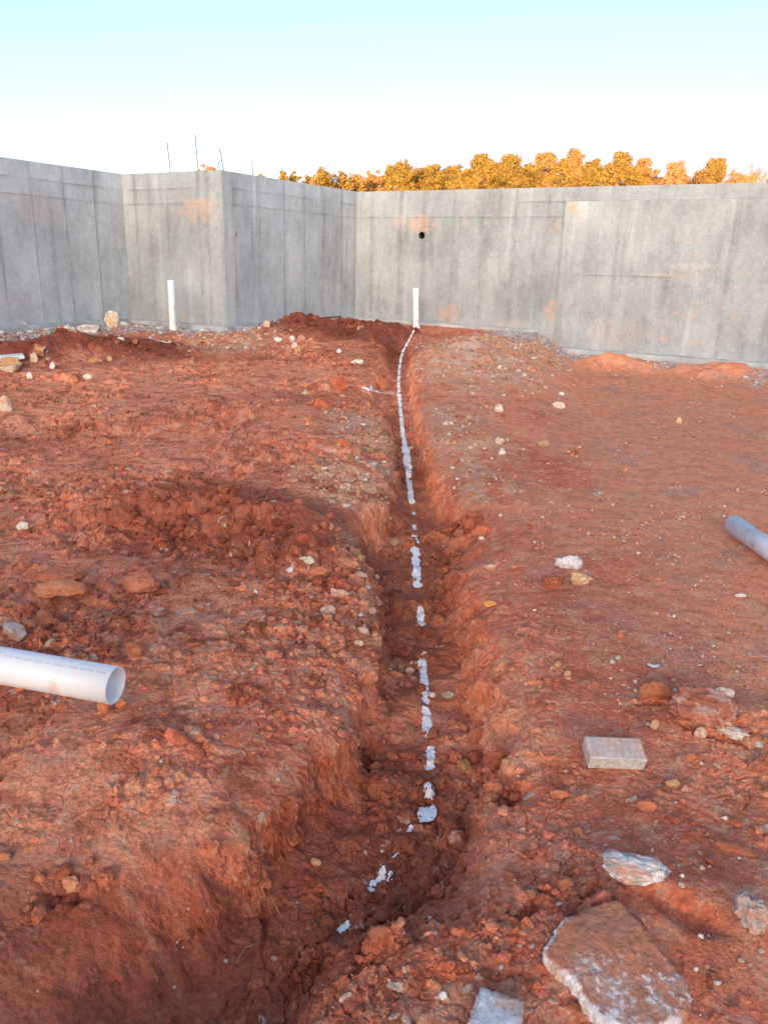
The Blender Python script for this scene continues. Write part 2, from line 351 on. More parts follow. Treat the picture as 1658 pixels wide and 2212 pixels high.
Z = np.concatenate([r[0] for r in RES]); COL = np.concatenate([r[1] for r in RES]); RGH = np.concatenate([r[2] for r in RES])
TT = {k: np.concatenate([r[3][k] for r in RES]) for k in RES[0][3]}; del RES
def tz(x, y):
    """height of the built ground sheet at points"""
    x = np.atleast_1d(np.asarray(x, float)); y = np.atleast_1d(np.asarray(y, float))
    i = np.clip(np.searchsorted(rows, y) - 1, 0, len(rows) - 2); ty = (y - rows[i]) / (rows[i + 1] - rows[i])
    u = np.clip(x / halfw(y), -1, 1); fj = np.interp(u, us, np.arange(NC)); j = np.clip(fj.astype(int), 0, NC - 2); tx = fj - j
    a = Z[i, j] * (1 - tx) + Z[i, j + 1] * tx; b = Z[i + 1, j] * (1 - tx) + Z[i + 1, j + 1] * tx
    return a * (1 - ty) + b * ty
def at(px, py, mean=False):
    """point of the ground seen at a pixel of the survey photograph"""
    d = ray(px, py); t = np.arange(.8, 22, .006); zz = tz(t * d[0], t * d[1]); k = np.argmax(CAMZ + t * d[2] < zz)
    t = t[k]; return np.array([t * d[0], t * d[1], float(tz(t * d[0], t * d[1])[0])])
def pxm(p):
    """survey-photo pixels per metre at a world point"""
    return FPX / float((np.asarray(p) - np.array([0, 0, CAMZ])) @ Fv)
gzy, gzx = np.gradient(Z); gzy = gzy / np.gradient(rows)[:, None]; gzx = gzx / np.gradient(X, axis=1); gm = np.sqrt(gzx ** 2 + gzy ** 2) + 1e-6
k_ = 9; ker = np.ones(k_) / k_
steep = sstep(np.apply_along_axis(lambda v: np.convolve(v, ker, 'same'), 1, np.minimum(gm, 4)), .7, 1.8) * ((Y > .8) & (Y < 15))
nz3 = .9 * fbm(X + .9 * Z, Z * 1.1 + Y * .8, 10, 3, 201) + .7 * np.abs(fbm(Y - .7 * Z, Z * 1.3 + X * .5, 24, 4, 207, .6)) * 1.6 - .3
amp_ = np.minimum(.022, .010 + .004 * Y) * steep * nz3; XD = X - gzx / gm * amp_; YD = Y - gzy / gm * amp_
EX = np.array([.12, .3, .6, 1., 1.6, 2.5, 4., 7., 12.])                      # wider, coarser margins of the same sheet
XL = X[:, :1] - EX[::-1][None]; XR = X[:, -1:] + EX[None]; YE = np.repeat(rows[:, None], len(EX), 1); SE = np.full(YE.shape, .15)
ZL, CL_, _, _ = terrain(XL, YE, SE); ZR, CR_, _, _ = terrain(XR, YE, SE)
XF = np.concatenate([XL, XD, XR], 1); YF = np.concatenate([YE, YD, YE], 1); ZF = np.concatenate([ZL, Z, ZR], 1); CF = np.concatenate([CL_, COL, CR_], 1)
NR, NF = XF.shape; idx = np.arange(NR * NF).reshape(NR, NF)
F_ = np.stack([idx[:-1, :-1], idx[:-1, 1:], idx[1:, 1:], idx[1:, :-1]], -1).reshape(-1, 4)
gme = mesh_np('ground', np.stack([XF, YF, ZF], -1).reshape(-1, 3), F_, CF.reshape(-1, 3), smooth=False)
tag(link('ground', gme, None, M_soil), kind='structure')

# unseen rise added behind the camera to keep the evening sun off the site
hx = np.linspace(-1, 1, 120); hs = np.linspace(0, 1, 24); V = []
for s in hs:
    for a in hx:
        an = radians(192) + a * 1.0; R_ = 30 + 22 * s
        h = 8.2 * sin(pi * min(1, s * 1.0)) ** .8 * (1 + .08 * sin(7 * a) + .04 * sin(23 * a + 4 * s)) * (1 - abs(a) ** 10)
        V.append((R_ * sin(an), R_ * cos(an), h - .6))
i2 = np.arange(24 * 120).reshape(24, 120); Fh = np.stack([i2[:-1, :-1], i2[:-1, 1:], i2[1:, 1:], i2[1:, :-1]], -1).reshape(-1, 4)
tag(link('sun_blocker_hill', mesh_np('sun_blocker_hill', V, Fh), None, plain('sun_blocker_brown', (.16, .10, .05), .95, .4, 1.5)), kind='structure')

# ------------------------------------------------------------ foundation wall
def on_wall(px, py, A, d):
    n = np.array([-d[1], d[0]]); r_ = ray(px, py); t = (A @ n) / (r_[:2] @ n)
    p = t * r_; return float((p[:2] - A) @ d), float(CAMZ + p[2])
ORA = np.array([.60, .36, .24]); DRK = np.array([.17, .17, .165])
def wall_section(name, A, d, nrm, s0, s1, z0, z1, seams, hseams, spots, tint, parent, proud=0., thick=.2, res=.016, hole=None, seed=0, band=None, label=None):
    L = s1 - s0; nx = int(L / res) + 1; nz_ = int((z1 - z0) / res) + 1
    S, Zz = np.meshgrid(np.linspace(s0, s1, nx), np.linspace(z0, z1, nz_))
    dsp = .004 * fbm(S, Zz, 1.3, 3, seed + 5) + .0016 * fbm(S, Zz, 12, 3, seed + 8)
    col = np.ones(S.shape + (3,)) * np.array(tint)
    def mul(f): nonlocal col; col = col * f[..., None]
    mul(1 + .24 * fbm(S, Zz, .8, 4, seed + 1) + .10 * fbm(S, Zz * .35, 4.5, 4, seed + 2, .6) + .07 * fbm(S, Zz, 9, 4, seed + 3, .7))
    # rain and form-oil runs
    st = fbm(S, Zz * .10, 5.0, 4, seed + 11, .6); mul(1 - .13 * sstep(st, .25, .8) * (.5 + .5 * sstep(Zz, .4, 2.4)))
    st = fbm(S, Zz * .07, 3.2, 3, seed + 15, .6); mul(1 + .13 * sstep(st, .25, .8))
    # form panels each cast a slightly different tone; raised fins between them
    edges = [-1e3] + sorted(seams) + [1e3]; pr = np.random.default_rng(seed)
    for k in range(len(edges) - 1):
        m_ = (S > edges[k]) & (S <= edges[k + 1]); mul(np.where(m_, 1 + pr.uniform(-.05, .05), 1)); dsp += np.where(m_, pr.uniform(-.003, .003), 0)
    for x_ in seams:
        sx = x_ + .01 * fbm(Zz, Zz * 0, 1.1, 2, seed + x_); dd = np.abs(S - sx); br = .5 + .5 * sstep(fbm(Zz, S * 0, 1.4, 3, seed + 3 * x_), -.4, .4)
        dsp += .007 * np.exp(-(dd / .010) ** 2) * br; mul(1 - (.06 + pr.uniform(0, .12)) * np.exp(-(dd / .05) ** 2) * br); mul(1 - .20 * np.exp(-(dd / .012) ** 2) * sstep(fbm(Zz, S * 0, 2.2, 3, seed + 5 * x_), -.3, .5))
        for zt in (.75, 1.35, 1.95):
            q = np.hypot(S - sx - .03, Zz - zt); mul(1 - .35 * np.exp(-(q / .014) ** 2))
    for (h_, a_, b_) in hseams:
        hz = h_ + .006 * fbm(S, S * 0, 1.2, 3, seed + 44 + h_); dd = np.abs(Zz - hz); m_ = ((S > a_) & (S < b_)); br = .35 + .65 * sstep(fbm(S, S * 0 + h_, 2.4, 3, seed + 9), -.45, .25)
        dsp += np.where(m_, .011 * np.exp(-(dd / .011) ** 2) * br, 0); mul(np.where(m_, 1 - .17 * np.exp(-((Zz - hz + .018) / .016) ** 2) * br, 1))
        mul(np.where(m_ & (Zz > hz), 1.03, 1))
    if band: # lighter strip cast against a different board
        mul(1 + .13 * (sstep(S, band[0], band[0] + .03) - sstep(S, band[1] - .03, band[1])))
    for (px, py, rx, rz, kind, f_) in spots:
        cs, cz = on_wall(px, py, A, d)
        q = ((S - cs) / rx) ** 2 + ((Zz - cz) / rz) ** 2 + 1.5 * fbm(S, Zz, 1.1 / min(rx, rz, .35), 4, seed + px, .65) * min(1, .5 + min(rx, rz) * 4); k = (f_ * .85 * (1 - sstep(q, .1, 1.5)))[..., None]
        col = col * (1 - k) + {'o': ORA, 'd': DRK, 'w': np.array([.62, .62, .62]), 't': np.array([.45, .34, .2])}[kind] * k
    # splashed clay along the foot
    k = (.35 * sstep(z0 + .22 + .18 * fbm(S, S * 0, .8, 3, seed + 61) - Zz, -.1, .15) * sstep(fbm(S, Zz, 3, 4, seed + 62), -.1, .6))[..., None]; col = col * (1 - k) + ORA * .8 * k
    P = np.zeros(S.shape + (3,)); off = proud + dsp
    P[..., 0] = A[0] + d[0] * S + nrm[0] * off; P[..., 1] = A[1] + d[1] * S + nrm[1] * off; P[..., 2] = Zz
    ii = np.arange(nx * nz_).reshape(nz_, nx)
    Fq = np.stack([ii[:-1, :-1], ii[:-1, 1:], ii[1:, 1:], ii[1:, :-1]], -1).reshape(-1, 4)
    if hole:
        hs_, hz_, hr = hole; ds = S - hs_; dz = Zz - hz_; rr = np.sqrt(ds ** 2 + dz ** 2) + 1e-6
        ring = (rr > hr - res * .8) & (rr < hr + res * .8)
        for c_, (dd_, ax_) in enumerate(((d[0], ds), (d[1], ds), (0, 0))):
            P[..., c_] += np.where(ring, (ds / rr * hr - ds) * (d[c_] if c_ < 2 else 0) + ((dz / rr * hr - dz) if c_ == 2 else 0), 0)
        fc = rr.ravel()[Fq]; keep = ~((fc < hr + res * .8).all(1)); Fq = Fq[keep]
    Vf = P.reshape(-1, 3)
    # returns, top and back
    rim = np.concatenate([ii[0, :], ii[1:, -1], ii[-1, -2::-1], ii[-2:0:-1, 0]])
    bk = Vf[rim].copy(); bk[:, 0] -= nrm[0] * (thick + proud); bk[:, 1] -= nrm[1] * (thick + proud); n0 = len(Vf)
    V2 = np.concatenate([Vf, Vf[rim], bk]); a = np.arange(len(rim)) + n0; b = a + len(rim)
    Fr = np.stack([a, b, np.roll(b, -1), np.roll(a, -1)], -1)
    # back closed with a strip of quads between bottom and top edges
    c4 = b[[0, nx - 1, nx + nz_ - 2, 2 * nx + nz_ - 3]]
    Fb = np.array([[c4[3], c4[2], c4[1], c4[0]]])
    cc = col.reshape(-1, 3); C2 = np.concatenate([cc, cc[rim], cc[rim]])
    me = mesh_np(name, V2, np.concatenate([Fq, Fr, Fb]), np.clip(C2, .02, .8))
    o = link(name, me, parent, M_conc)
    if label: o['label'] = label
    return o
fw = empty('foundation_wall', (cCD[0], cCD[1], 0)); fw.matrix_world = Matrix.Identity(4)
tag(fw, 'long stepped grey poured concrete foundation wall enclosing the red clay ground', 'foundation wall')
shade_side_tint = (.44, .48, .50); glow_side_tint = (.34, .372, .392)  # one concrete, tinted per facing for its light: glow side darker, shade side lighter
def sm(a, b, st, j=.0, seed=0): r_ = np.random.default_rng(seed); return list(np.arange(a, b, st) + r_.uniform(-j, j, len(np.arange(a, b, st))))
wall_section('wall_section', cA0, dA, nA, 0, 9.5, -.3, WTOP, sm(.32, 9.4, .61), [(2.38, 0, 9.5), (2.62, 0, 9.5)],
    [(90,465,.35,.12,'o',.25), (60,430,.5,.1,'o',.15), (250,550,.1,.9,'d',.2), (225,640,.25,.5,'d',.15), (80,600,.7,.5,'w',.15), (35,670,.5,.25,'o',.12), (120,580,.05,.9,'d',.35)], shade_side_tint, fw, seed=10)
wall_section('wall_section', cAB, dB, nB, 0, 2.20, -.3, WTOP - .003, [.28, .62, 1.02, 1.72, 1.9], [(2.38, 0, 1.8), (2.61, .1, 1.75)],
    [(430,452,.42,.16,'o',.5), (335,545,.09,.28,'d',.35), (320,400,.05,.4,'d',.3), (330,680,.18,.3,'d',.2), (415,690,.1,.06,'w',.4), (465,560,.12,1.6,'w',.22), (395,680,.06,.06,'o',.7), (360,685,.06,.1,'o',.4), (385,420,.12,.1,'t',.15)], glow_side_tint, fw, seed=20)
wall_section('wall_section', cBC, dC, nC, .010, 3.87, -.3, WTOP - .006, sm(.3, 3.8, .61, .05, 3), [(2.38, 0, 3.87), (2.62, .25, 3.87)],
    [(545,520,.04,.35,'d',.45), (700,480,.06,.5,'d',.4), (640,600,.3,.5,'w',.2), (735,480,.1,.08,'o',.3), (590,470,.7,.3,'d',.12), (500,600,.07,1.3,'w',.3), (715,645,.5,.3,'w',.15), (740,690,.3,.08,'o',.4), (765,540,.05,1.3,'d',.25)], shade_side_tint, fw, seed=30)
hs0, hz0 = on_wall(911, 508, cCD, dB); sR, _ = on_wall(1218, 590, cCD, dB); sR = on_wall(1197, 745, cCD, dB)[0]
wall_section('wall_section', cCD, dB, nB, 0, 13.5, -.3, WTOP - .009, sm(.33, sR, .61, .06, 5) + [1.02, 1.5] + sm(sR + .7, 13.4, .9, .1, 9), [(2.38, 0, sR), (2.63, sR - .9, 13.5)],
    [(905,485,.28,.17,'o',.6), (862,480,.2,.12,'o',.3), (930,500,.07,.35,'d',.45), (878,510,.05,.35,'d',.35), (965,678,.24,.14,'o',.5), (1040,540,.10,.7,'d',.3), (1060,480,.1,.6,'d',.35), (1080,470,.08,.4,'d',.3), (1100,700,.35,.09,'o',.25), (1190,672,.13,.24,'o',.6), (1200,490,.12,.15,'t',.35), (1045,450,.16,.3,'d',.22), (1000,480,.1,.1,'o',.18), (1080,610,.5,.5,'w',.12), (1195,478,.02,.02,'d',.9), (850,640,.3,.6,'w',.12)], glow_side_tint, fw, hole=(hs0, hz0, .065), seed=40)
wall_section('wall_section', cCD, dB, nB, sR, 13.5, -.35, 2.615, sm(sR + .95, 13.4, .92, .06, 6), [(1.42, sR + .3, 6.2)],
    [(1240,445,.09,.12,'o',.75), (1250,465,.07,.08,'o',.4), (1455,595,.35,.035,'o',.45), (1505,738,.16,.025,'o',.8), (1435,732,.08,.05,'o',.7), (1500,655,.07,.02,'o',.7), (1460,676,.06,.03,'o',.5), (1495,683,.08,.02,'o',.7), (1445,700,.05,.03,'o',.4), (1585,683,.05,.03,'o',.5), (1490,520,.22,.03,'o',.35), (1500,548,.1,.02,'o',.4), (1340,560,1.2,.4,'d',.10), (1380,650,1.6,.4,'w',.13), (1500,575,.35,.06,'w',.3), (1330,720,.6,.2,'o',.18), (1600,590,.6,.04,'o',.12)], glow_side_tint, fw, proud=.08, thick=.02, hole=None, seed=50, band=(sR + .12, sR + .42), label='taller right panel of the wall standing slightly proud with a light vertical strip')
# sleeve lining the hole
def tube_mesh(p0, p1, r0, r1=None, n=24, inner=None, cap=True, rings=1):
    p0 = Vector(p0); p1 = Vector(p1); ax = (p1 - p0).normalized(); e1 = ax.orthogonal().normalized(); e2 = ax.cross(e1); r1 = r1 or r0
    V = []; Fs = []
    for k in range(rings + 1):
        c = p0.lerp(p1, k / rings); r = r0 + (r1 - r0) * k / rings
        V += [c + (e1 * cos(a) + e2 * sin(a)) * r for a in [2 * pi * i / n for i in range(n)]]
    for k in range(rings):
        for i in range(n): j = (i + 1) % n; Fs.append((k * n + i, k * n + j, (k + 1) * n + j, (k + 1) * n + i))
    me = bpy.data.meshes.new('tube')
    if inner:
        b0 = len(V); V += [p0 + (e1 * cos(a) + e2 * sin(a)) * inner for a in [2 * pi * i / n for i in range(n)]]
        b1 = len(V); V += [p1 + (e1 * cos(a) + e2 * sin(a)) * inner for a in [2 * pi * i / n for i in range(n)]]
        for i in range(n):
            j = (i + 1) % n; Fs += [(b0 + j, b0 + i, b1 + i, b1 + j), (i, b0 + i, b0 + j, j), (rings * n + j, b1 + j, b1 + i, rings * n + i)]
    elif cap: Fs += [tuple(range(n))[::-1], tuple(range(rings * n, rings * n + n))]
    me.from_pydata([tuple(v) for v in V], [], Fs); me.update()
    for p in me.polygons: p.use_smooth = len(p.vertices) == 4
    return me
hc = cCD + dB * hs0
p0 = (hc[0] + nB[0] * .012, hc[1] + nB[1] * .012, hz0); p1 = (hc[0] - nB[0] * .19, hc[1] - nB[1] * .19, hz0)
link('pipe_sleeve', tube_mesh(p0, p1, .066, n=28, inner=.058), fw, plain('dark_sleeve', (.03, .03, .035), .6))
link('hole_back', tube_mesh((hc[0] - nB[0] * .17, hc[1] - nB[1] * .17, hz0), (hc[0] - nB[0] * .185, hc[1] - nB[1] * .185, hz0), .0575), fw, plain('dark_hole_back', (.02, .02, .02), .9))  # near-black disc closing the back of the open hole
def footing(A, d, nrm, s0, s1, ztop, w_=.13, h=.35, seed=0):
    L = s1 - s0; n = int(L / .02); ss = np.linspace(s0, s1, n)
    prof = [(-.02, 0), (.25, 0), (.5, 0), (.75, 0), (.96, -.006), (1.0, -.02), (1.0, -.08), (1.0, -.16), (1.0, -h)]
    V = []; cols = []
    for k, (a, b) in enumerate(prof):
        o_ = w_ * a + .012 * fbm(ss, ss * 0 + k * .15, 3, 4, seed + 3) * (a > .1) + .006 * fbm(ss, ss * 0 + k, 20, 2, seed + 4) * (a > .1)
        z_ = ztop + b + .008 * fbm(ss, ss * 0 + k * .1, 4, 4, seed + 7)
        V.append(np.stack([A[0] + d[0] * ss + nrm[0] * o_, A[1] + d[1] * ss + nrm[1] * o_, z_], -1))
        c = 1 + .25 * fbm(ss, ss * 0 + k * .05, 2.5, 5, seed + 9, .6); cols.append(c[:, None] * (np.array([.40, .42, .44]) if b > -.05 else np.array([.37, .39, .40])))
    V = np.array(V); ii = np.arange(V.shape[0] * n).reshape(V.shape[0], n)
    Fq = np.stack([ii[:-1, :-1], ii[1:, :-1], ii[1:, 1:], ii[:-1, 1:]], -1).reshape(-1, 4)
    npf = V.shape[0]; VV = V.reshape(-1, 3); CC = np.array(cols).reshape(-1, 3)
    for col_ in (0, n - 1):                                   # close both ends
        e = V[:, col_]; q = e.copy(); base = A + d * ss[col_] - nrm * .02; q[:, 0] = base[0]; q[:, 1] = base[1]; b0 = len(VV)
        VV = np.concatenate([VV, e, q]); CC = np.concatenate([CC, np.full((2 * npf, 3), .38)]); k = np.arange(npf - 1)
        Fq = np.concatenate([Fq, np.stack([b0 + k, b0 + k + 1, b0 + npf + k + 1, b0 + npf + k], -1)])
    link('footing', mesh_np('footing', VV, Fq, CC), fw, M_conc)
footing(cA0, dA, nA, 0, 9.37, .455, seed=1); footing(cAB, dB, nB, .0, 2.34, .440, seed=2)
footing(cBC, dC, nC, .001, 3.74, .447, seed=3); footing(cCD, dB, nB, 0, sR + .01, .425, seed=4); footing(cCD + nB * .08, dB, nB, sR - .25, 13.5, .135, w_=.14, seed=5)

# reinforcing bars standing behind the wall
M_bar = plain('rusty_rebar', (.22, .18, .15), .8, .3, 60)
for k, (bx, by, tx, ty, dep, lab) in enumerate([(369, 372, 361, 308, .35, 'thin dark rebar standing up behind the wall corner, leftmost of the tall ones'), (429, 368, 421, 291, .4, 'tallest thin rebar standing up behind the concrete wall corner'), (486, 370, 474, 320, .3, 'leaning thin rebar rising right above the outside corner of the wall'), (546, 378, 544, 345, .5, 'short upright rebar behind the receding wall section, right of the corner'), (473, 366, 473, 347, .5, 'shortest stub of rebar between two taller bars above the wall')]):
    A, d = (cAB, dB) if bx < 487 else (cBC, dC)
    n_ = nB if bx < 487 else nC
    A2 = A - n_ * dep; s, z = on_wall(bx, by, A2, d); s2, z2 = on_wall(tx, ty, A2, d)
    a = A2 + d * s; b = A2 + d * s2
    fx, fy = a - (b - a) * 0
    me = tube_mesh((a[0] - (b[0] - a[0]) * 2.0, a[1] - (b[1] - a[1]) * 2., z - (z2 - z) * 2.0 - .3), (b[0], b[1], z2), .010, n=8, rings=1)
    o = link('rebar', me, None, M_bar); tag(o, lab, 'rebar', 'rebars standing behind the wall')

# ------------------------------------------------------------ stones
def ico(sub): 
    bm = bmesh.new(); bmesh.ops.create_icosphere(bm, subdivisions=sub, radius=1); V = np.array([v.co[:] for v in bm.verts]); F = np.array([[v.index for v in f.verts] for f in bm.faces]); bm.free(); return V, F
ICO = {k: ico(k) for k in (1, 2, 3, 4, 5)}
def n3(V, f, seed):
    x, y, z = V[:, 0], V[:, 1], V[:, 2]; s_ = (seed % 97) * 1.37
    return (pn(x + .3 * z, y, f, s_, s_ * .7) + pn(y + .3 * x, z, f, s_ + 31, s_ * .5) + pn(z + .3 * y, x, f, s_ + 57, s_ * .3)) * .75
def stone_mesh(dims, seed, cols, sub=5, facets=9, rough=.10, box=.0):
    V, F = ICO[sub]; V = V.copy(); r_ = np.random.default_rng(seed)
    if box: V = np.sign(V) * np.abs(V) ** (1 - box * .6); 
    V *= 1 + .22 * n3(V, .9, seed)[:, None]
    for k in range(facets):
        n = r_.normal(size=3); n /= np.linalg.norm(n); h = r_.uniform(.55, .85); dd = V @ n - h
        V -= np.where(dd > 0, dd, 0)[:, None] * n * .92
    a = n3(V, 3, seed + 1); b = n3(V, 8, seed + 2); c = n3(V, 20, seed + 5) if sub >= 5 else 0
    nn = V / np.linalg.norm(V, axis=1, keepdims=True)
    V += nn * (rough * a + rough * .5 * b + rough * .3 * c)[:, None]
    cols = [np.array(c_) for c_ in cols]
    t = np.clip(.5 + 1.8 * n3(V, 1.7, seed + 9) + .9 * b, 0, 1)[:, None]; col = cols[0] * (1 - t) + cols[min(1, len(cols) - 1)] * t
    if len(cols) > 2:
        t = np.clip(-.5 + 3.2 * n3(V, 2.6, seed + 19), 0, 1)[:, None]; col = col * (1 - t) + cols[2] * t
    V = V / np.abs(V).max(0) * (np.array(dims) / 2)
    return V, F, col
WH = (.72, .69, .66); CR = (.62, .52, .42); TN = (.52, .33, .18); CL = (.40, .13, .065); DC = (.20, .055, .03); GR = (.40, .38, .35); PK = (.58, .32, .24); OY = (.55, .30, .10); SND = (.60, .40, .24)
def stone(px, py, wpx, hpx, cols, label, cat='rock', name='rock', seed=None, depth=None, sink=.18, rz=None, tilt=(0, 0), group=None, facets=9, rough=.12, lift=0, thick=None, box=0.):
    """px,py: where its middle shows; size given as seen"""
    seed = seed if seed is not None else int(px * 7 + py)
    p = at(px, py + hpx * .3); k = pxm(p); wx_ = wpx / k; elev = atan2(CAMZ - p[2], hypot(p[0], p[1]))
    # seen height = thickness*cos + depth*sin
    th = thick * 1.1 if thick else 1.3 * hpx / k / (cos(elev) * .7 + sin(elev) * .9)
    dy = depth if depth else max(.3 * wx_, (hpx / k - th * cos(elev) * .8) / max(sin(elev), .12)); dy = min(dy * 1.2, 1.3 * wx_)
    if cat == 'clod': cols = [tuple(min(.8, v * 1.22) for v in c_) for c_ in cols]
    V, F, col = stone_mesh((wx_, dy, th), seed, cols, facets=facets, rough=rough, box=box, sub=5 if wpx > 60 else (4 if wpx > 24 else 3))
    me = mesh_np(name, V, F, col); o = link(name, me, None, M_stone)
    rz_ = rz if rz is not None else 0
    o.location = (p[0], p[1] + dy * .15, p[2] + th * (.5 - sink) + lift); o.rotation_euler = (tilt[0], tilt[1], rz_)
    tag(o, label, cat, group); return o
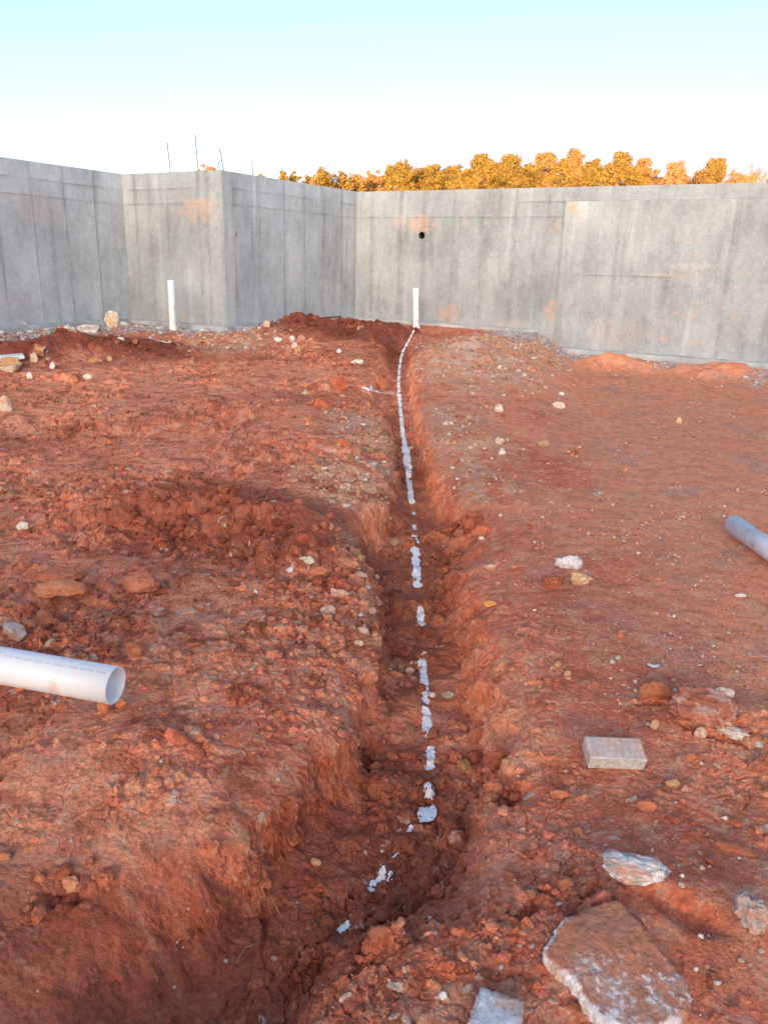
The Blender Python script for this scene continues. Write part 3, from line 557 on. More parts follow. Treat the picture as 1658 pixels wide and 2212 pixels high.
ST = [
 (243,700,34,24,[SND,CR,WH],'large pale tan block of rock lying against the foot of the left wall','rock',{'facets':6,'sink':.1}),
 (268,693,22,12,[WH,GR],'small white stone just right of the tan block by the left wall','rock',{}),
 (302,690,16,10,[WH,CR],'small white stone at the wall foot between the tan block and the white riser pipe','rock',{}),
 (150,712,26,10,[CR,GR],'flat pale stone at the grey rubble below the left wall','rock',{}),
 (190,714,50,12,[WH,GR],'broad flat white slab of broken mortar below the left wall','rock',{'facets':5}),
 (50,708,44,16,[GR,(.30,.30,.33)],'rounded bluish grey stone in the rubble bank at the far left wall','rock',{}),
 (25,789,50,18,[TN,OY],'flat orange tan stone lying on the white board at left edge','rock',{'facets':5}),
 (20,800,50,14,[CR,TN],'flat cream stone under the orange tan stone at left edge','rock',{}),
 (84,762,28,18,[TN,CL],'rounded brown stone on the dark soil bank near left edge','rock',{}),
 (73,777,20,16,[CR,SND],'small square cream stone beside the end of the white board','rock',{'facets':5}),
 (113,793,13,12,[WH],'small bright white pebble below the brown stones at left','pebble',{}),
 (64,816,15,13,[WH,CR],'white pebble on the ground below the flat cream stone','pebble',{}),
 (205,775,34,20,[TN,CL],'brown half buried stone at the foot of the dark left bank','rock',{'sink':.5}),
 (237,778,14,10,[SND,TN],'small tan stone right of the half buried brown stone','pebble',{}),
 (190,817,22,10,[WH,CR],'small whitish flake on the open orange ground at left','pebble',{}),
 (262,734,16,6,[WH,CR],'thin white chip on the dark bank under the left wall','pebble',{}),
 (10,878,32,34,[CR,(.55,.30,.2)],'pale rounded boulder cut by the left edge of the photo','rock',{'sink':.3}),
 (50,1139,32,15,[WH,CR],'white oval stone on reddish soil at left edge','rock',{}),
 (576,703,18,10,[SND,CR],'tan stone in front of the receding wall left of the dark pile','rock',{}),
 (504,702,20,5,[DC,CL],'flat dark red clod on the footing top near the outside corner','clod',{}),
 (600,736,20,8,[WH,CR],'white stone, leftmost in the row of pebbles below the dark pile','pebble',{}),
 (630,732,14,7,[WH],'small white pebble right of the leftmost white stone below dark pile','pebble',{}),
 (651,732,18,8,[(.55,.28,.17),PK],'orange pink stone in front of the dark soil pile','pebble',{}),
 (635,750,18,10,[WH,CR],'white stone resting beside a tan rock below dark pile','pebble',{}),
 (645,756,26,14,[TN,CL],'tan brown rock below the dark soil pile','rock',{}),
 (680,752,34,8,[CL,TN],'low flat reddish rock right of the tan brown rock','rock',{}),
 (732,760,11,7,[WH],'lone white pebble on orange soil left of the trench head','pebble',{}),
 (770,785,30,9,[SND,WH],'pale stones cluster at the left of the trench head','pebble',{}),
 (732,836,44,22,[(.38,.075,.035),CL],'dull red clod beside the end of the short white line','clod',{'facets':7}),
 (700,872,50,24,[(.36,.08,.04),CL],'broad red clod left of the trench, below the short white line','clod',{'sink':.5}),
 (742,957,34,20,[(.42,.11,.05),CL],'orange red clod on the tan left bank of the trench','clod',{'sink':.45}),
 (664,1214,38,18,[CR,(.5,.46,.36)],'angular pale grey stone on the dark clod ridge left of the trench','rock',{'facets':10}),
 (625,1234,18,12,[(.62,.56,.58),WH],'small lilac white stone left of the angular pale stone','pebble',{}),
 (690,1243,56,26,[(.42,.13,.08),CL],'flat pinkish red clod above the long pink rock','clod',{}),
 (733,1285,48,22,[PK,(.6,.36,.26)],'long pink rock lying near the left rim of the trench','rock',{'rz':-.5}),
 (707,1322,36,22,[PK,CR],'cream and pink lump of rock on the left rim of trench','rock',{}),
 (728,1337,20,14,[(.45,.15,.06),CL],'small orange clod touching the cream and pink lump','clod',{}),
 (775,1390,24,13,[PK,CR],'pale pink pebble on the left slope of the trench','pebble',{}),
 (552,1280,9,12,[WH],'small upright white pebble on the soil left of the pink rock','pebble',{}),
 (124,1255,106,38,[(.50,.17,.08),(.42,.13,.065)],'rear one of two big flat orange brown clods at left','clod',{'facets':8,'depth':.13,'sink':.1,'thick':.06,'lift':.02}),
 (126,1288,124,56,[(.62,.24,.12),(.54,.19,.09)],'front one of two big flat orange brown clods at left','clod',{'facets':8,'depth':.13,'sink':.05,'thick':.075,'lift':.025}),
 (298,1267,92,72,[(.52,.19,.10),(.42,.14,.07)],'big blocky brown clod with a dark gap beside it','clod',{'facets':9,'sink':.15,'rough':.12,'thick':.095,'depth':.13,'lift':.025}),
 (34,1368,46,72,[CR,PK,GR],'long pale ribbed stone standing beside the left white pipe','rock',{'tilt':(.3,-.45),'sink':.2,'thick':.12,'depth':.07}),
 (100,1345,48,40,[(.38,.16,.10),CL],'rounded brown clod between the ribbed stone and the flat clods','clod',{}),
 (290,1408,38,30,[(.42,.19,.09),CL],'rounded tan brown clod above the end of the left pipe','clod',{}),
 (44,1488,34,26,[(.46,.18,.09),CL],'orange brown clod under the left white pipe','clod',{}),
 (222,1530,28,34,[CL,(.45,.16,.08)],'upright orange clod just below the open end of the left pipe','clod',{}),
 (262,1524,30,28,[CL,(.42,.15,.08)],'round orange clod right below the pipe opening','clod',{}),
 (155,1482,9,8,[WH],'tiny white pebble just under the left pipe','pebble',{}),
 (1228,1222,64,30,[WH,(.66,.66,.68)],'white sugary stone on the right bank of the trench','rock',{'rough':.14}),
 (1244,1222,24,24,[TN,SND],'brown knob stuck against the white sugary stone','rock',{}),
 (1250,1254,62,28,[(.60,.34,.17),TN,CR],'flat orange tan rock below the white sugary stone','rock',{'facets':6}),
 (1197,1262,48,26,[DC,CL],'dark red clod left of the orange tan flat rock','clod',{}),
 (1058,1226,32,10,[CR,TN],'thin pale flake on the right rim of the trench','pebble',{}),
 (1058,1302,36,22,[OY,(.42,.17,.05)],'ochre yellow lump half buried in the right trench bank','clod',{'sink':.45}),
 (1567,1500,64,24,[CR,WH,PK],'pale cream stone with knobbly top, right of the big red boulder','rock',{}),
 (1415,1503,80,38,[(.42,.16,.07),CL],'flat brown slab of clay leaning above the paving brick','clod',{'facets':6,'sink':.15,'tilt':(.15,0)}),
 (1515,1550,150,84,[(.42,.14,.09),PK,CL],'largest pinkish red boulder on the right with white crust','rock',{'sink':.1,'facets':10,'rz':-.35,'rough':.12,'thick':.11,'depth':.15,'lift':.015}),
 (1585,1590,90,24,[WH,PK,CR],'ragged white crust along the lower edge of the red boulder','rock',{'rz':-.6,'rough':.2,'sink':.2}),
 (1622,1610,50,14,[WH,GR],'thin white flake at the far right below the red boulder','rock',{'rz':-.4}),
 (1640,1650,70,56,[(.44,.17,.12),CL],'rounded red boulder at the right edge below the white flake','rock',{'sink':.4}),
 (1512,1588,30,24,[PK,CR],'pale pink lump under the red boulder','rock',{}),
 (1490,1640,28,20,[(.45,.14,.07),CL],'small orange clod right of the paving brick','clod',{}),
 (1452,1695,34,20,[(.50,.25,.11),TN],'ochre pebble below right of the paving brick','pebble',{}),
 (1478,1707,18,18,[(.46,.22,.12),PK],'small round brown pebble beside the ochre pebble','pebble',{}),
 (1412,1572,24,26,[PK,TN],'upright pinkish tan stone between brick and brown slab','rock',{}),
 (1370,1882,156,76,[WH,PK,GR],'long rough white crusted rock above the big slab','rock',{'rz':-.16,'rough':.16,'sink':.1,'facets':6,'thick':.06,'depth':.075}),
 (1618,1985,78,128,[PK,(.5,.38,.33),GR],'tall rough pink and grey rock at the lower right edge','rock',{'rough':.2,'sink':.05,'depth':.15,'thick':.10,'rz':.25,'lift':.01}),
 (1588,1835,90,26,[(.42,.13,.07),CL],'low red clay ledge above the tall rough rock','clod',{'rz':-.35,'sink':.45}),
 (1395,1745,50,26,[CL,(.44,.15,.08)],'small red clod above the white crusted rock','clod',{}),
 (1500,2098,14,12,[WH],'small round white pebble beside the big slab','pebble',{}),
 (1472,1895,12,10,[WH],'tiny white pebble right of the white crusted rock','pebble',{}),
 (1564,1770,16,9,[WH,GR],'tiny white chip on the ground above the low red ledge','pebble',{}),
 (1080,2092,14,14,[CR],'tiny cream pebble on the bank left of the big slab','pebble',{}),
 (1022,2088,20,14,[(.60,.28,.14)],'tiny orange pebble on the bank left of the cream pebble','pebble',{}),
 (958,2152,24,20,[(.62,.66,.72),WH],'bluish white stone chip left of the bottom block','pebble',{}),
 (970,1505,34,18,[(.42,.32,.25),GR],'flat grey brown stone lying in the trench','rock',{}),
 (932,1503,18,14,[WH,GR],'whitish stone touching the painted line in the trench','pebble',{}),
 (1045,1492,66,76,[(.40,.15,.08),CL],'big squarish clay boulder set in the right trench wall','clod',{'facets':8,'sink':.4,'box':.3}),
 (1030,1590,44,44,[(.34,.12,.07),CL],'angular clod below the squarish clay boulder','clod',{'sink':.3}),
 (1072,1650,60,52,[(.26,.08,.05),DC],'dark rounded clod in the hollow of the right trench wall','clod',{}),
 (1066,1708,50,40,[(.32,.11,.07),CL],'lower brown clod in the hollow of the right trench wall','clod',{}),
 (1022,1640,40,40,[(.36,.11,.07),DC],'reddish clod inside the trench beside the hollow','clod',{}),
 (1020,1135,60,44,[(.36,.11,.06),DC],'broken dark clod slumped from the right trench rim','clod',{'rz':.5}),
 (975,1150,60,30,[(.33,.10,.06),DC],'cracked flat clod on the right of the far trench floor','clod',{'rz':.5}),
 (1038,1165,14,8,[WH,CR],'small white pebble on the right rim by the slumped clod','pebble',{}),
 (1093,1222,0,0,None,'','',{}),
 (985,1815,42,40,[(.40,.13,.09),PK],'pinkish broken clod on the trench floor right of the plastic scrap','clod',{}),
 (683,1864,26,22,[(.48,.24,.13),TN],'ochre round stone on the trench floor at left','pebble',{}),
 (574,1913,30,26,[(.42,.16,.11),CL],'round reddish stone at the foot of the left bank','pebble',{}),
 (822,2010,56,38,[(.36,.13,.08),CL],'flat brown stone embedded in the trench floor near bottom','rock',{'sink':.45}),
 (460,1832,30,48,[(.46,.18,.10),CL],'finger shaped clod hanging from the left bank edge','clod',{'sink':.3}),
 (158,1921,46,44,[(.42,.19,.10),(.5,.22,.12)],'squarish tan clod on the left bank near the bottom','clod',{'facets':7}),
 (85,1898,26,20,[(.45,.17,.09),CL],'small orange clod left of the squarish tan clod','clod',{}),
 (1290,1070,28,10,[(.36,.24,.12),GR],'olive brown stone on the smooth ground at right','pebble',{}),
 (1174,960,30,11,[(.40,.30,.22),TN],'grey tan double stone on the smooth ground','pebble',{}),
 (1242,980,20,9,[DC,CL],'small dark red stone right of the grey tan double stone','pebble',{}),
 (1337,1025,12,12,[(.30,.17,.10)],'round brown pebble standing alone on the smooth ground','pebble',{}),
 (1465,911,16,12,[SND,TN],'lone tan pebble on the smooth red ground before the right wall','pebble',{}),
 (1078,955,24,14,[CR,PK],'pale pink stone on the tan right bank','pebble',{}),
 (1083,978,18,12,[WH,CR],'white stone just below the pale pink stone on the right bank','pebble',{}),
 (1075,885,24,14,[WH,PK],'white and pink stone cluster on far right bank','rock',{}),
 (1212,852,14,6,[WH],'small bright white chip on the ground before the right wall','pebble',{}),
 (1598,1287,26,8,[WH],'thin white oval chip on the gravelly ground at right','pebble',{}),
 (1334,1423,12,10,[(.5,.47,.4),GR],'grey white pebble left of the curved plastic shard','pebble',{}),
 (1322,1432,14,12,[(.55,.52,.46),GR],'grey angular pebble above the paving brick','pebble',{}),
 (1224,1458,18,14,[(.50,.25,.15),TN],'round brownish pebble on the right bank above the paving brick','pebble',{}),
 (1338,1375,16,22,[(.45,.15,.08),CL],'small orange red clod on the gravelly right ground','clod',{}),
 (1210,1715,50,30,[CL,(.42,.15,.09)],'flat red clod below left of the paving brick','clod',{'sink':.4}),
 (1205,878,30,12,[CR,WH],'pale stone on the far side of smooth ground near trench','pebble',{}),
]
for (px, py, wpx, hpx, cols, lab, cat, kw) in ST:
    if not wpx: continue
    stone(px, py, wpx, hpx, cols, lab, cat, 'pebble' if cat == 'pebble' else ('clay_clod' if cat == 'clod' else 'rock'), **kw)

# slabs with a traced outline, given real thickness
def slab(name, outline, thick, colf, label, cat, lift=0., seed=0, edge=.012, wob=.004, tilt=(0., 0.)):
    W = np.array([at(*q) for q in outline]); zc = float(np.median(W[:, 2])); P = []
    for q in outline:
        d = ray(*q); t = (zc + lift + thick - CAMZ) / d[2]; P.append((t * d[0], t * d[1]))
    P = np.array(P); c = (P.min(0) + P.max(0)) / 2; na = 420; nr = 90; ang = np.linspace(0, 2 * pi, na, endpoint=False); R_ = np.zeros(na)
    for i, a in enumerate(ang):
        u = np.array([cos(a), sin(a)]); best = 0
        for k in range(len(P)):
            A = P[k] - c; B = P[(k + 1) % len(P)] - c; e = B - A; den = u[0] * e[1] - u[1] * e[0]
            if abs(den) < 1e-12: continue
            t = (A[0] * e[1] - A[1] * e[0]) / den; v = (A[0] * u[1] - A[1] * u[0]) / den
            if t > 0 and -1e-9 <= v <= 1 + 1e-9: best = max(best, t)
        R_[i] = best
    ca = np.cos(ang); sa = np.sin(ang); R_ = R_ + .004 * fbm(ca * 2, sa * 2, 3, 4, seed, .7) * (wob / .004)
    ks = np.concatenate([np.linspace(0, 1, nr), np.full(16, 1.)]); dn = np.concatenate([np.zeros(nr), np.linspace(0, 1, 17)[1:]])
    V = []; C_ = []
    for k, dd in zip(ks, dn):
        under = 1 - .10 * dd ** 2 + .0 * ang; rr = R_ * k * under
        gx = c[0] + ca * rr; gy = c[1] + sa * rr; sd = -(R_ - R_ * k)
        bumps = wob * (1.0 * fbm(gx, gy, 5, 3, seed + 9) + .5 * fbm(gx, gy, 22, 3, seed + 19, .6) + .35 * np.abs(fbm(gx, gy, 60, 2, seed + 29)))
        rid = wob * 1.2 * np.round(2.5 * fbm(gx, gy, 3.5, 2, seed + 49)) / 2.5
        z = zc + lift + thick - edge * np.clip(1 + sd / .014, 0, 1) ** 2 * .6 + bumps + rid + tilt[0] * (gx - c[0]) + tilt[1] * (gy - c[1]) - dd * (thick + .05)
        if dd > 0:
            nz_ = .003 * fbm(ang * 6 / 6.283 * 3, np.full(na, dd * 1.5), 1.5, 3, seed + 39) * (wob / .004); gx = gx + ca * nz_; gy = gy + sa * nz_
        V.append(np.stack([gx, gy, z], -1)); C_.append(colf(gx, gy, sd - 0 * dd, dd))
    V = np.array(V); n = len(ks); i = np.arange(n * na).reshape(n, na); j = np.roll(i, -1, 1)
    q = np.stack([i[:-1], i[1:], j[1:], j[:-1]], -1).reshape(-1, 4); V = V.reshape(-1, 3); o_ = V.mean(0)
    o = link(name, mesh_np(name, V - o_, q, np.array(C_).reshape(-1, 3)), None, M_stone); o.location = o_
    return tag(o, label, cat)
def bigslab_col(gx, gy, sd, dd):
    n = fbm(gx, gy, 7, 5, 5, .6); n2_ = fbm(gx, gy, 40, 3, 8, .7); c = np.ones(gx.shape + (3,)) * np.array([.52, .20, .11])
    def mix(cc, f):
        nonlocal c; f = np.clip(f, 0, 1)[..., None]; c = c * (1 - f) + np.array(cc) * f
    mix((.38, .19, .12), .5 * sstep(n, -.1, .5)); cy = SLAB_C[1]; lo = sstep(cy - gy - .35 * (gx - SLAB_C[0]) * 0, -.01, .06)
    mix((.62, .42, .34), .6 * lo * sstep(n + .4 * n2_, -.3, .5)); mix((.80, .75, .72), .7 * lo * sstep(n2_ + .7 * n, .4, .8))
    lft = sstep(-(gx - SLAB_C[0]) - .8 * (gy - cy), .02, .08); mix((.80, .75, .72), .85 * sstep(sd + .012 * n, -.012, -.004) * lft); mix((.30, .16, .10), dd * .7)
    mix((.45, .16, .06), .5 * sstep(fbm(gx, gy, 9, 3, 55), .2, .5)); return c
SLAB_C = at(1350, 2080)[:2]
slab('rock_slab', [(1305,1957),(1335,1958),(1370,1990),(1420,2050),(1480,2110),(1498,2150),(1487,2180),(1430,2212),(1360,2216),(1310,2200),(1270,2160),(1235,2110),(1172,2062),(1180,2035),(1220,1985)], .045, bigslab_col, 'big flat brown rock slab with white crust at the lower right', 'rock', lift=-.01, seed=3, edge=.012, wob=.0045, tilt=(.05, .10))
def block_col(gx, gy, sd, dd):
    n = fbm(gx, gy, 12, 4, 15); c = np.ones(gx.shape + (3,)) * np.array([.60, .59, .60]); f = np.clip(.8 * sstep(n, -.05, .4) + .5 * sstep(sd, -.02, 0), 0, 1)[..., None]; return c * (1 - f) + np.array([.55, .36, .28]) * f
slab('concrete_block', [(1037,2130),(1131,2162),(1128,2240),(1120,2300),(990,2290),(1012,2205)], .05, block_col, 'pale grey concrete block cut by the bottom edge of the photo', 'block', lift=.0, seed=31, edge=.007, wob=.0028)

# paving brick
def brick():
    c = at(1325, 1650); L = .180; Wd = .088; T = .050; bm = bmesh.new(); bmesh.ops.create_cube(bm, size=1)
    for v in bm.verts: v.co.x *= L; v.co.y *= Wd; v.co.z *= T
    bmesh.ops.bevel(bm, geom=list(bm.edges), offset=.005, segments=2, affect='EDGES', profile=.6)
    bmesh.ops.subdivide_edges(bm, edges=[e for e in bm.edges if e.calc_length() > .03], cuts=40, use_grid_fill=True)
    V = np.array([v.co[:] for v in bm.verts]); me = bpy.data.meshes.new('paving_brick'); 
    nn = fbm(V[:, 0] + V[:, 2], V[:, 1] + .3 * V[:, 2], 14, 4, 3); n2_ = fbm(V[:, 0], V[:, 1] + V[:, 2], 70, 3, 8)
    for v, k in zip(bm.verts, n2_): v.co *= 1 + .008 * k
    bm.to_mesh(me); bm.free()
    col = np.ones((len(V), 3)) * np.array([.62, .50, .43]); f = sstep(nn, -.1, .6)[:, None]; col = col * (1 - f) + np.array([.68, .42, .30]) * f
    fr = V[:, 1] < -Wd * .40; g = np.where(fr, .8 * (1 - .45 * sstep(-nn, .2, .5)), .12 + .3 * sstep(n2_, .2, .7))[:, None]; col = col * (1 - g) + np.array([.50, .50, .48]) * g
    set_col(me, col)
    for p in me.polygons: p.use_smooth = True
    o = link('paving_brick', me, None, M_stone); o.location = (c[0], c[1] + .01, c[2] + .03); o.rotation_euler = (radians(-6) + .0, radians(0), radians(-1)); o.rotation_euler = (radians(14), radians(1.5), radians(1.0))
    tag(o, 'pale concrete paving brick lying on the red soil at right', 'brick')
brick()

# ------------------------------------------------------------ pipes
def pvc_mat():
    M, n, b = mat_base('white_pvc'); L = n.links.new
    tc = n.nodes.new('ShaderNodeTexCoord'); nz = n.nodes.new('ShaderNodeTexNoise'); nz.inputs['Scale'].default_value = 9; nz.inputs['Detail'].default_value = 8
    L(tc.outputs['Object'], nz.inputs['Vector']); cr = n.nodes.new('ShaderNodeValToRGB')
    cr.color_ramp.elements[0].position = .25; cr.color_ramp.elements[0].color = (.66, .46, .36, 1); cr.color_ramp.elements[1].position = .42; cr.color_ramp.elements[1].color = (.80, .81, .82, 1)
    L(nz.outputs['Fac'], cr.inputs[0]); L(cr.outputs[0], b.inputs['Base Color']); b.inputs['Roughness'].default_value = .32; b.inputs['Specular IOR Level'].default_value = .5
    return M
M_pvc = pvc_mat(); M_ink = plain('grey_print', (.42, .46, .52), .6, .1)
def pipe(p0, p1, R, label, cat='pipe', ax_out=None, name='pvc_pipe'):
    o = link(name, tube_mesh(p0, p1, R, n=64, inner=R - .006, rings=4), None, M_pvc); return tag(o, label, cat)
E = np.array([-.795, 2.085, .267]); ax = np.array([.977, -.214, -.028]); ax /= np.linalg.norm(ax); R = .057
root = empty('pvc_pipe', tuple(E)); root.matrix_world = Matrix.Identity(4)
tag(root, 'white plastic pipe with open end reaching in from the left edge', 'pipe')
link('pipe_body', tube_mesh(E, E - ax * 1.6, R, n=72, inner=R - .0055, rings=6), root, M_pvc)
# the far end rests on a standing riser out of frame
def block_text():
    # rows of small printed characters (unreadable in the photo) running along the upper flank
    up = np.array([0, 0, 1.]); e1 = np.cross(ax, up); e1 /= np.linalg.norm(e1); e2 = np.cross(e1, ax); V = []; Fs = []
    def put(s, ang, ws, wa):
        b = len(V)
        for (ds, da) in ((0, 0), (ws, 0), (ws, wa), (0, wa)):
            a = ang + da; P = E - ax * (s + ds) + (e1 * cos(a) + e2 * sin(a)) * (R + .0006); V.append(tuple(P))
        Fs.append((b, b + 1, b + 2, b + 3))
    r_ = random.Random(5); s = .015
    sgn = 1 
    while s < .36:
        L_ = r_.randint(2, 8)
        for k in range(L_):
            if s > .36: break
            w_ = .0042; a0 = radians(62)
            t = r_.random()
            put(s, a0, .0009, .11)
            if t < .7: put(s + .0028, a0, .0009, .11)
            if t > .2: put(s, a0 + .09, .0034, .022)
            if t > .5: put(s, a0 + .045, .0034, .02)
            if t < .35: put(s, a0, .0034, .02)
            s += .0055
        s += .008
    me = bpy.data.meshes.new('printed_text'); me.from_pydata(V, [], Fs); me.update(); return me
link('printed_text', block_text(), root, M_ink)
E2 = np.array([2.085, 4.44, .10]); ax2 = np.array([-.03, .999, .0]); 
g0 = float(tz(E2[0], E2[1])[0]); E2[2] = g0 + .075
E2b = E2 - ax2 * 2.2; E2b[2] = .085
pipe(tuple(E2), tuple(E2b), .057, 'white plastic pipe lying on the ground at the right edge')
def riser(px, ptop, pbot, lean, label, tint=None):
    b = at(px[1], pbot); d = ray(px[0], ptop); t = b[1] / d[1]; top = np.array([0, 0, CAMZ]) + t * d
    p0 = Vector((b[0], b[1], b[2] - .15)); r_ = empty('riser_pipe', tuple(b)); r_.matrix_world = Matrix.Identity(4)
    link('pipe_body', tube_mesh(p0, top, .057, n=40, inner=.051, rings=3), r_, M_pvc); tag(r_, label, 'pipe')
    a = (Vector(top) - p0).normalized(); q = Vector((b[0], b[1], b[2] - .06))
    link('pipe_coupling', tube_mesh(q, q + a * .12, .066, n=40, inner=.056), r_, M_pvc); return b
rb = riser((898, 899), 622, 708, 0, 'white vertical pipe standing at the head of the trench')
rb2 = riser((369, 374), 605, 713, 0, 'white vertical pipe leaning slightly before the left wall')

# ------------------------------------------------------------ painted marking line
M_paint = attr_mat('white_marking_paint', .85, 120, .08, .4, .004, .2)
def stroke(pts, wpx, parent, name='paint_stroke', seed=0, ragged=1., taper=.7):
    """paint lying on the clods: a sheet that follows the ground, ragged where the clods shade it from the spray"""
    W = np.array([at(*q)[:2] for q in pts]); c = W.mean(0); k = pxm((c[0], c[1], 0)); hw = wpx / k / 2 * 1.18
    if np.isscalar(hw): pass
    mn = W.min(0) - hw * 2.2; mx = W.max(0) + hw * 2.2; res = max(.0022, .00075 * c[1])
    gx, gy = np.meshgrid(np.arange(mn[0], mx[0], res), np.arange(mn[1], mx[1], res * 1.2)); gx = gx.astype(np.float32); gy = gy.astype(np.float32)
    d = poly_dist_line(gx, gy, W) if len(W) > 1 else np.hypot(gx - W[0, 0], gy - W[0, 1])
    d = d + hw * ragged * (.40 * fbm(gx, gy, .35 / hw, 3, seed) + .28 * fbm(gx, gy, 1.5 / hw, 3, seed + 7, .7) + .22 * pn(gx, gy, 5 / hw, seed, 3))
    z = tz(gx.ravel(), gy.ravel()).reshape(gx.shape); gz = np.gradient(z, axis=0) / (res * 1.2)
    keep = (d < hw) & (gz > -1.1 + .8 * (pn(gx, gy, 60, seed) > .1) * ragged * .6)
    ny, nx = gx.shape; i = np.arange(nx * ny).reshape(ny, nx); q = np.stack([i[:-1, :-1], i[:-1, 1:], i[1:, 1:], i[1:, :-1]], -1).reshape(-1, 4)
    q = q[keep.ravel()[q].sum(1) >= 3]
    if len(q) == 0: return
    V = np.stack([gx, gy, z + .0035 + .0006 * c[1]], -1).reshape(-1, 3); used = np.unique(q); rm = -np.ones(nx * ny, int); rm[used] = np.arange(len(used))
    col = np.ones((len(used), 3)) * np.array([.90, .89, .88]); t = sstep(fbm(V[used, 0], V[used, 1], 30, 3, seed), .3, 1.)[:, None] * .4; col = col * (1 - t) + np.array([.72, .50, .42]) * t
    o = link(name, mesh_np(name, V[used], rm[q], col), parent, M_paint); return o
ml = empty('marking_line', (0, 0, 0)); tag(ml, 'broken white painted line running down the middle of the trench floor', 'marking line')
main = [(893,716),(884,733),(874,752),(866,772),(862,800),(860,830),(862,858),(866,900),(868,930),(873,955),(879,1000),(884,1045),(889,1088)]
mp = np.array(main, float); seg = np.r_[0, np.cumsum(np.hypot(*np.diff(mp, axis=0).T))]
def mainpt(s): return (float(np.interp(s, seg, mp[:, 0])), float(np.interp(s, seg, mp[:, 1])))
s = 0.; k = 0; tot = seg[-1]
while s < tot - 4:
    yv = mainpt(s)[1]; ln = 7 + (yv - 716) * .035; gap = 3.2 if yv < 830 else 2.0
    if yv > 900: ln = 26; gap = 2.5
    a = mainpt(s); b = mainpt(min(s + ln, tot)); stroke([a, b], 4.2 + max(0, (yv - 716)) * .020 + (5 if 955 < yv < 1010 else 0), ml, seed=k, ragged=.7); s += ln + gap; k += 1
for kk, (pts, w_, rg) in enumerate([([(893,1110),(894,1114)],7,1), ([(893,1137),(896,1146)],9,1.3), ([(896,1160),(897,1172)],13,1.3), ([(898,1188),(899,1230)],15,1.), ([(900,1232),(902,1268)],15,.9),
    ([(908,1325),(909,1350)],14,1.5), ([(911,1424),(914,1462)],15,.9), ([(915,1465),(918,1505)],16,.9), ([(918,1515),(918,1520)],14,1.), ([(919,1533),(920,1544)],15,.9), ([(920,1556),(926,1592)],18,.8),
    ([(930,1622),(928,1660)],17,1.1), ([(923,1696),(928,1722)],18,1.5), ([(888,1790),(880,1800)],7,1.2), ([(858,1848),(848,1855)],7,1.3), ([(828,1882),(820,1900),(806,1912)],14,1.8), ([(842,1888),(838,1908)],12,1.8),([(800,1924),(803,1926)],11,1.4), ([(748,2000),(734,2014)],15,1.3)]):
    stroke(pts, w_, ml, seed=100 + kk * 3, ragged=rg)
ml2 = empty('marking_line', (0, 0, 0)); tag(ml2, 'short thin white dashed line joining the trench line from the left', 'marking line')
for kk, (pts, w_) in enumerate([([(727,824),(742,828)],4.5), ([(783,839),(796,843)],4), ([(799,844),(808,846)],4.5), ([(811,847),(820,849)],5), ([(823,849),(831,851)],5), ([(835,851),(845,854)],5), ([(848,854),(860,856)],4)]):
    stroke(pts, w_, ml2, seed=300 + kk, ragged=.1)
ml3 = empty('marking_line', (0, 0, 0)); tag(ml3, 'bent white painted line on dark soil below the leaning left riser pipe', 'marking line')
for kk, (pts, w_) in enumerate([([(372,716),(350,720),(330,726),(322,731)],4.5), ([(322,731),(340,736),(356,740)],4.5), ([(358,740),(385,745)],5)]):
    stroke(pts, w_, ml3, seed=400 + kk, ragged=.4)

# plastic scrap in the trench
def scrap(name, px, py, wpx, hpx, label, cat, col, seed, thick=.0012, curl=.5):
    p = at(px, py); k = pxm(p); L = wpx / k; Hh = hpx / k * 1.2; n = 26; V = []; Fs = []; r_ = np.random.default_rng(seed)
    for j in range(n):
        for i in range(n):
            u = i / (n - 1) - .5; v = j / (n - 1) - .5
            x_ = u * L * (1 - .4 * abs(v)) + .1 * L * mnoise.noise(Vector((u * 4, v * 4, seed))); y_ = v * Hh + .2 * u * Hh
            z_ = .3 * L * curl * (u * u + .4 * mnoise.noise(Vector((u * 3 + seed, v * 3, 2)))) + .012
            V.append((x_, y_, z_))
    for j in range(n - 1):
        for i in range(n - 1):
            if mnoise.noise(Vector((i * .19 + seed, j * .19, 7))) > -.30 or max(abs(i - n / 2), abs(j - n / 2)) < n * .3: Fs.append((j * n + i, j * n + i + 1, (j + 1) * n + i + 1, (j + 1) * n + i))
    me = bpy.data.meshes.new(name); me.from_pydata(V, [], Fs); me.update()
    for q in me.polygons: q.use_smooth = True
    o = link(name, me, None, plain(name + '_plastic', col, .4, .08)); o.location = p; mo = o.modifiers.new('s', 'SOLIDIFY'); mo.thickness = thick; return tag(o, label, cat)
scrap('plastic_scrap', 922, 1765, 42, 40, 'crumpled bluish white plastic scrap at the lower end of the line', 'scrap', (.78, .80, .86), 3)
scrap('plastic_scrap', 830, 691, 40, 14, 'crumpled pale blue plastic wrap behind the dark pile by the wall', 'scrap', (.60, .70, .76), 9, curl=.9)
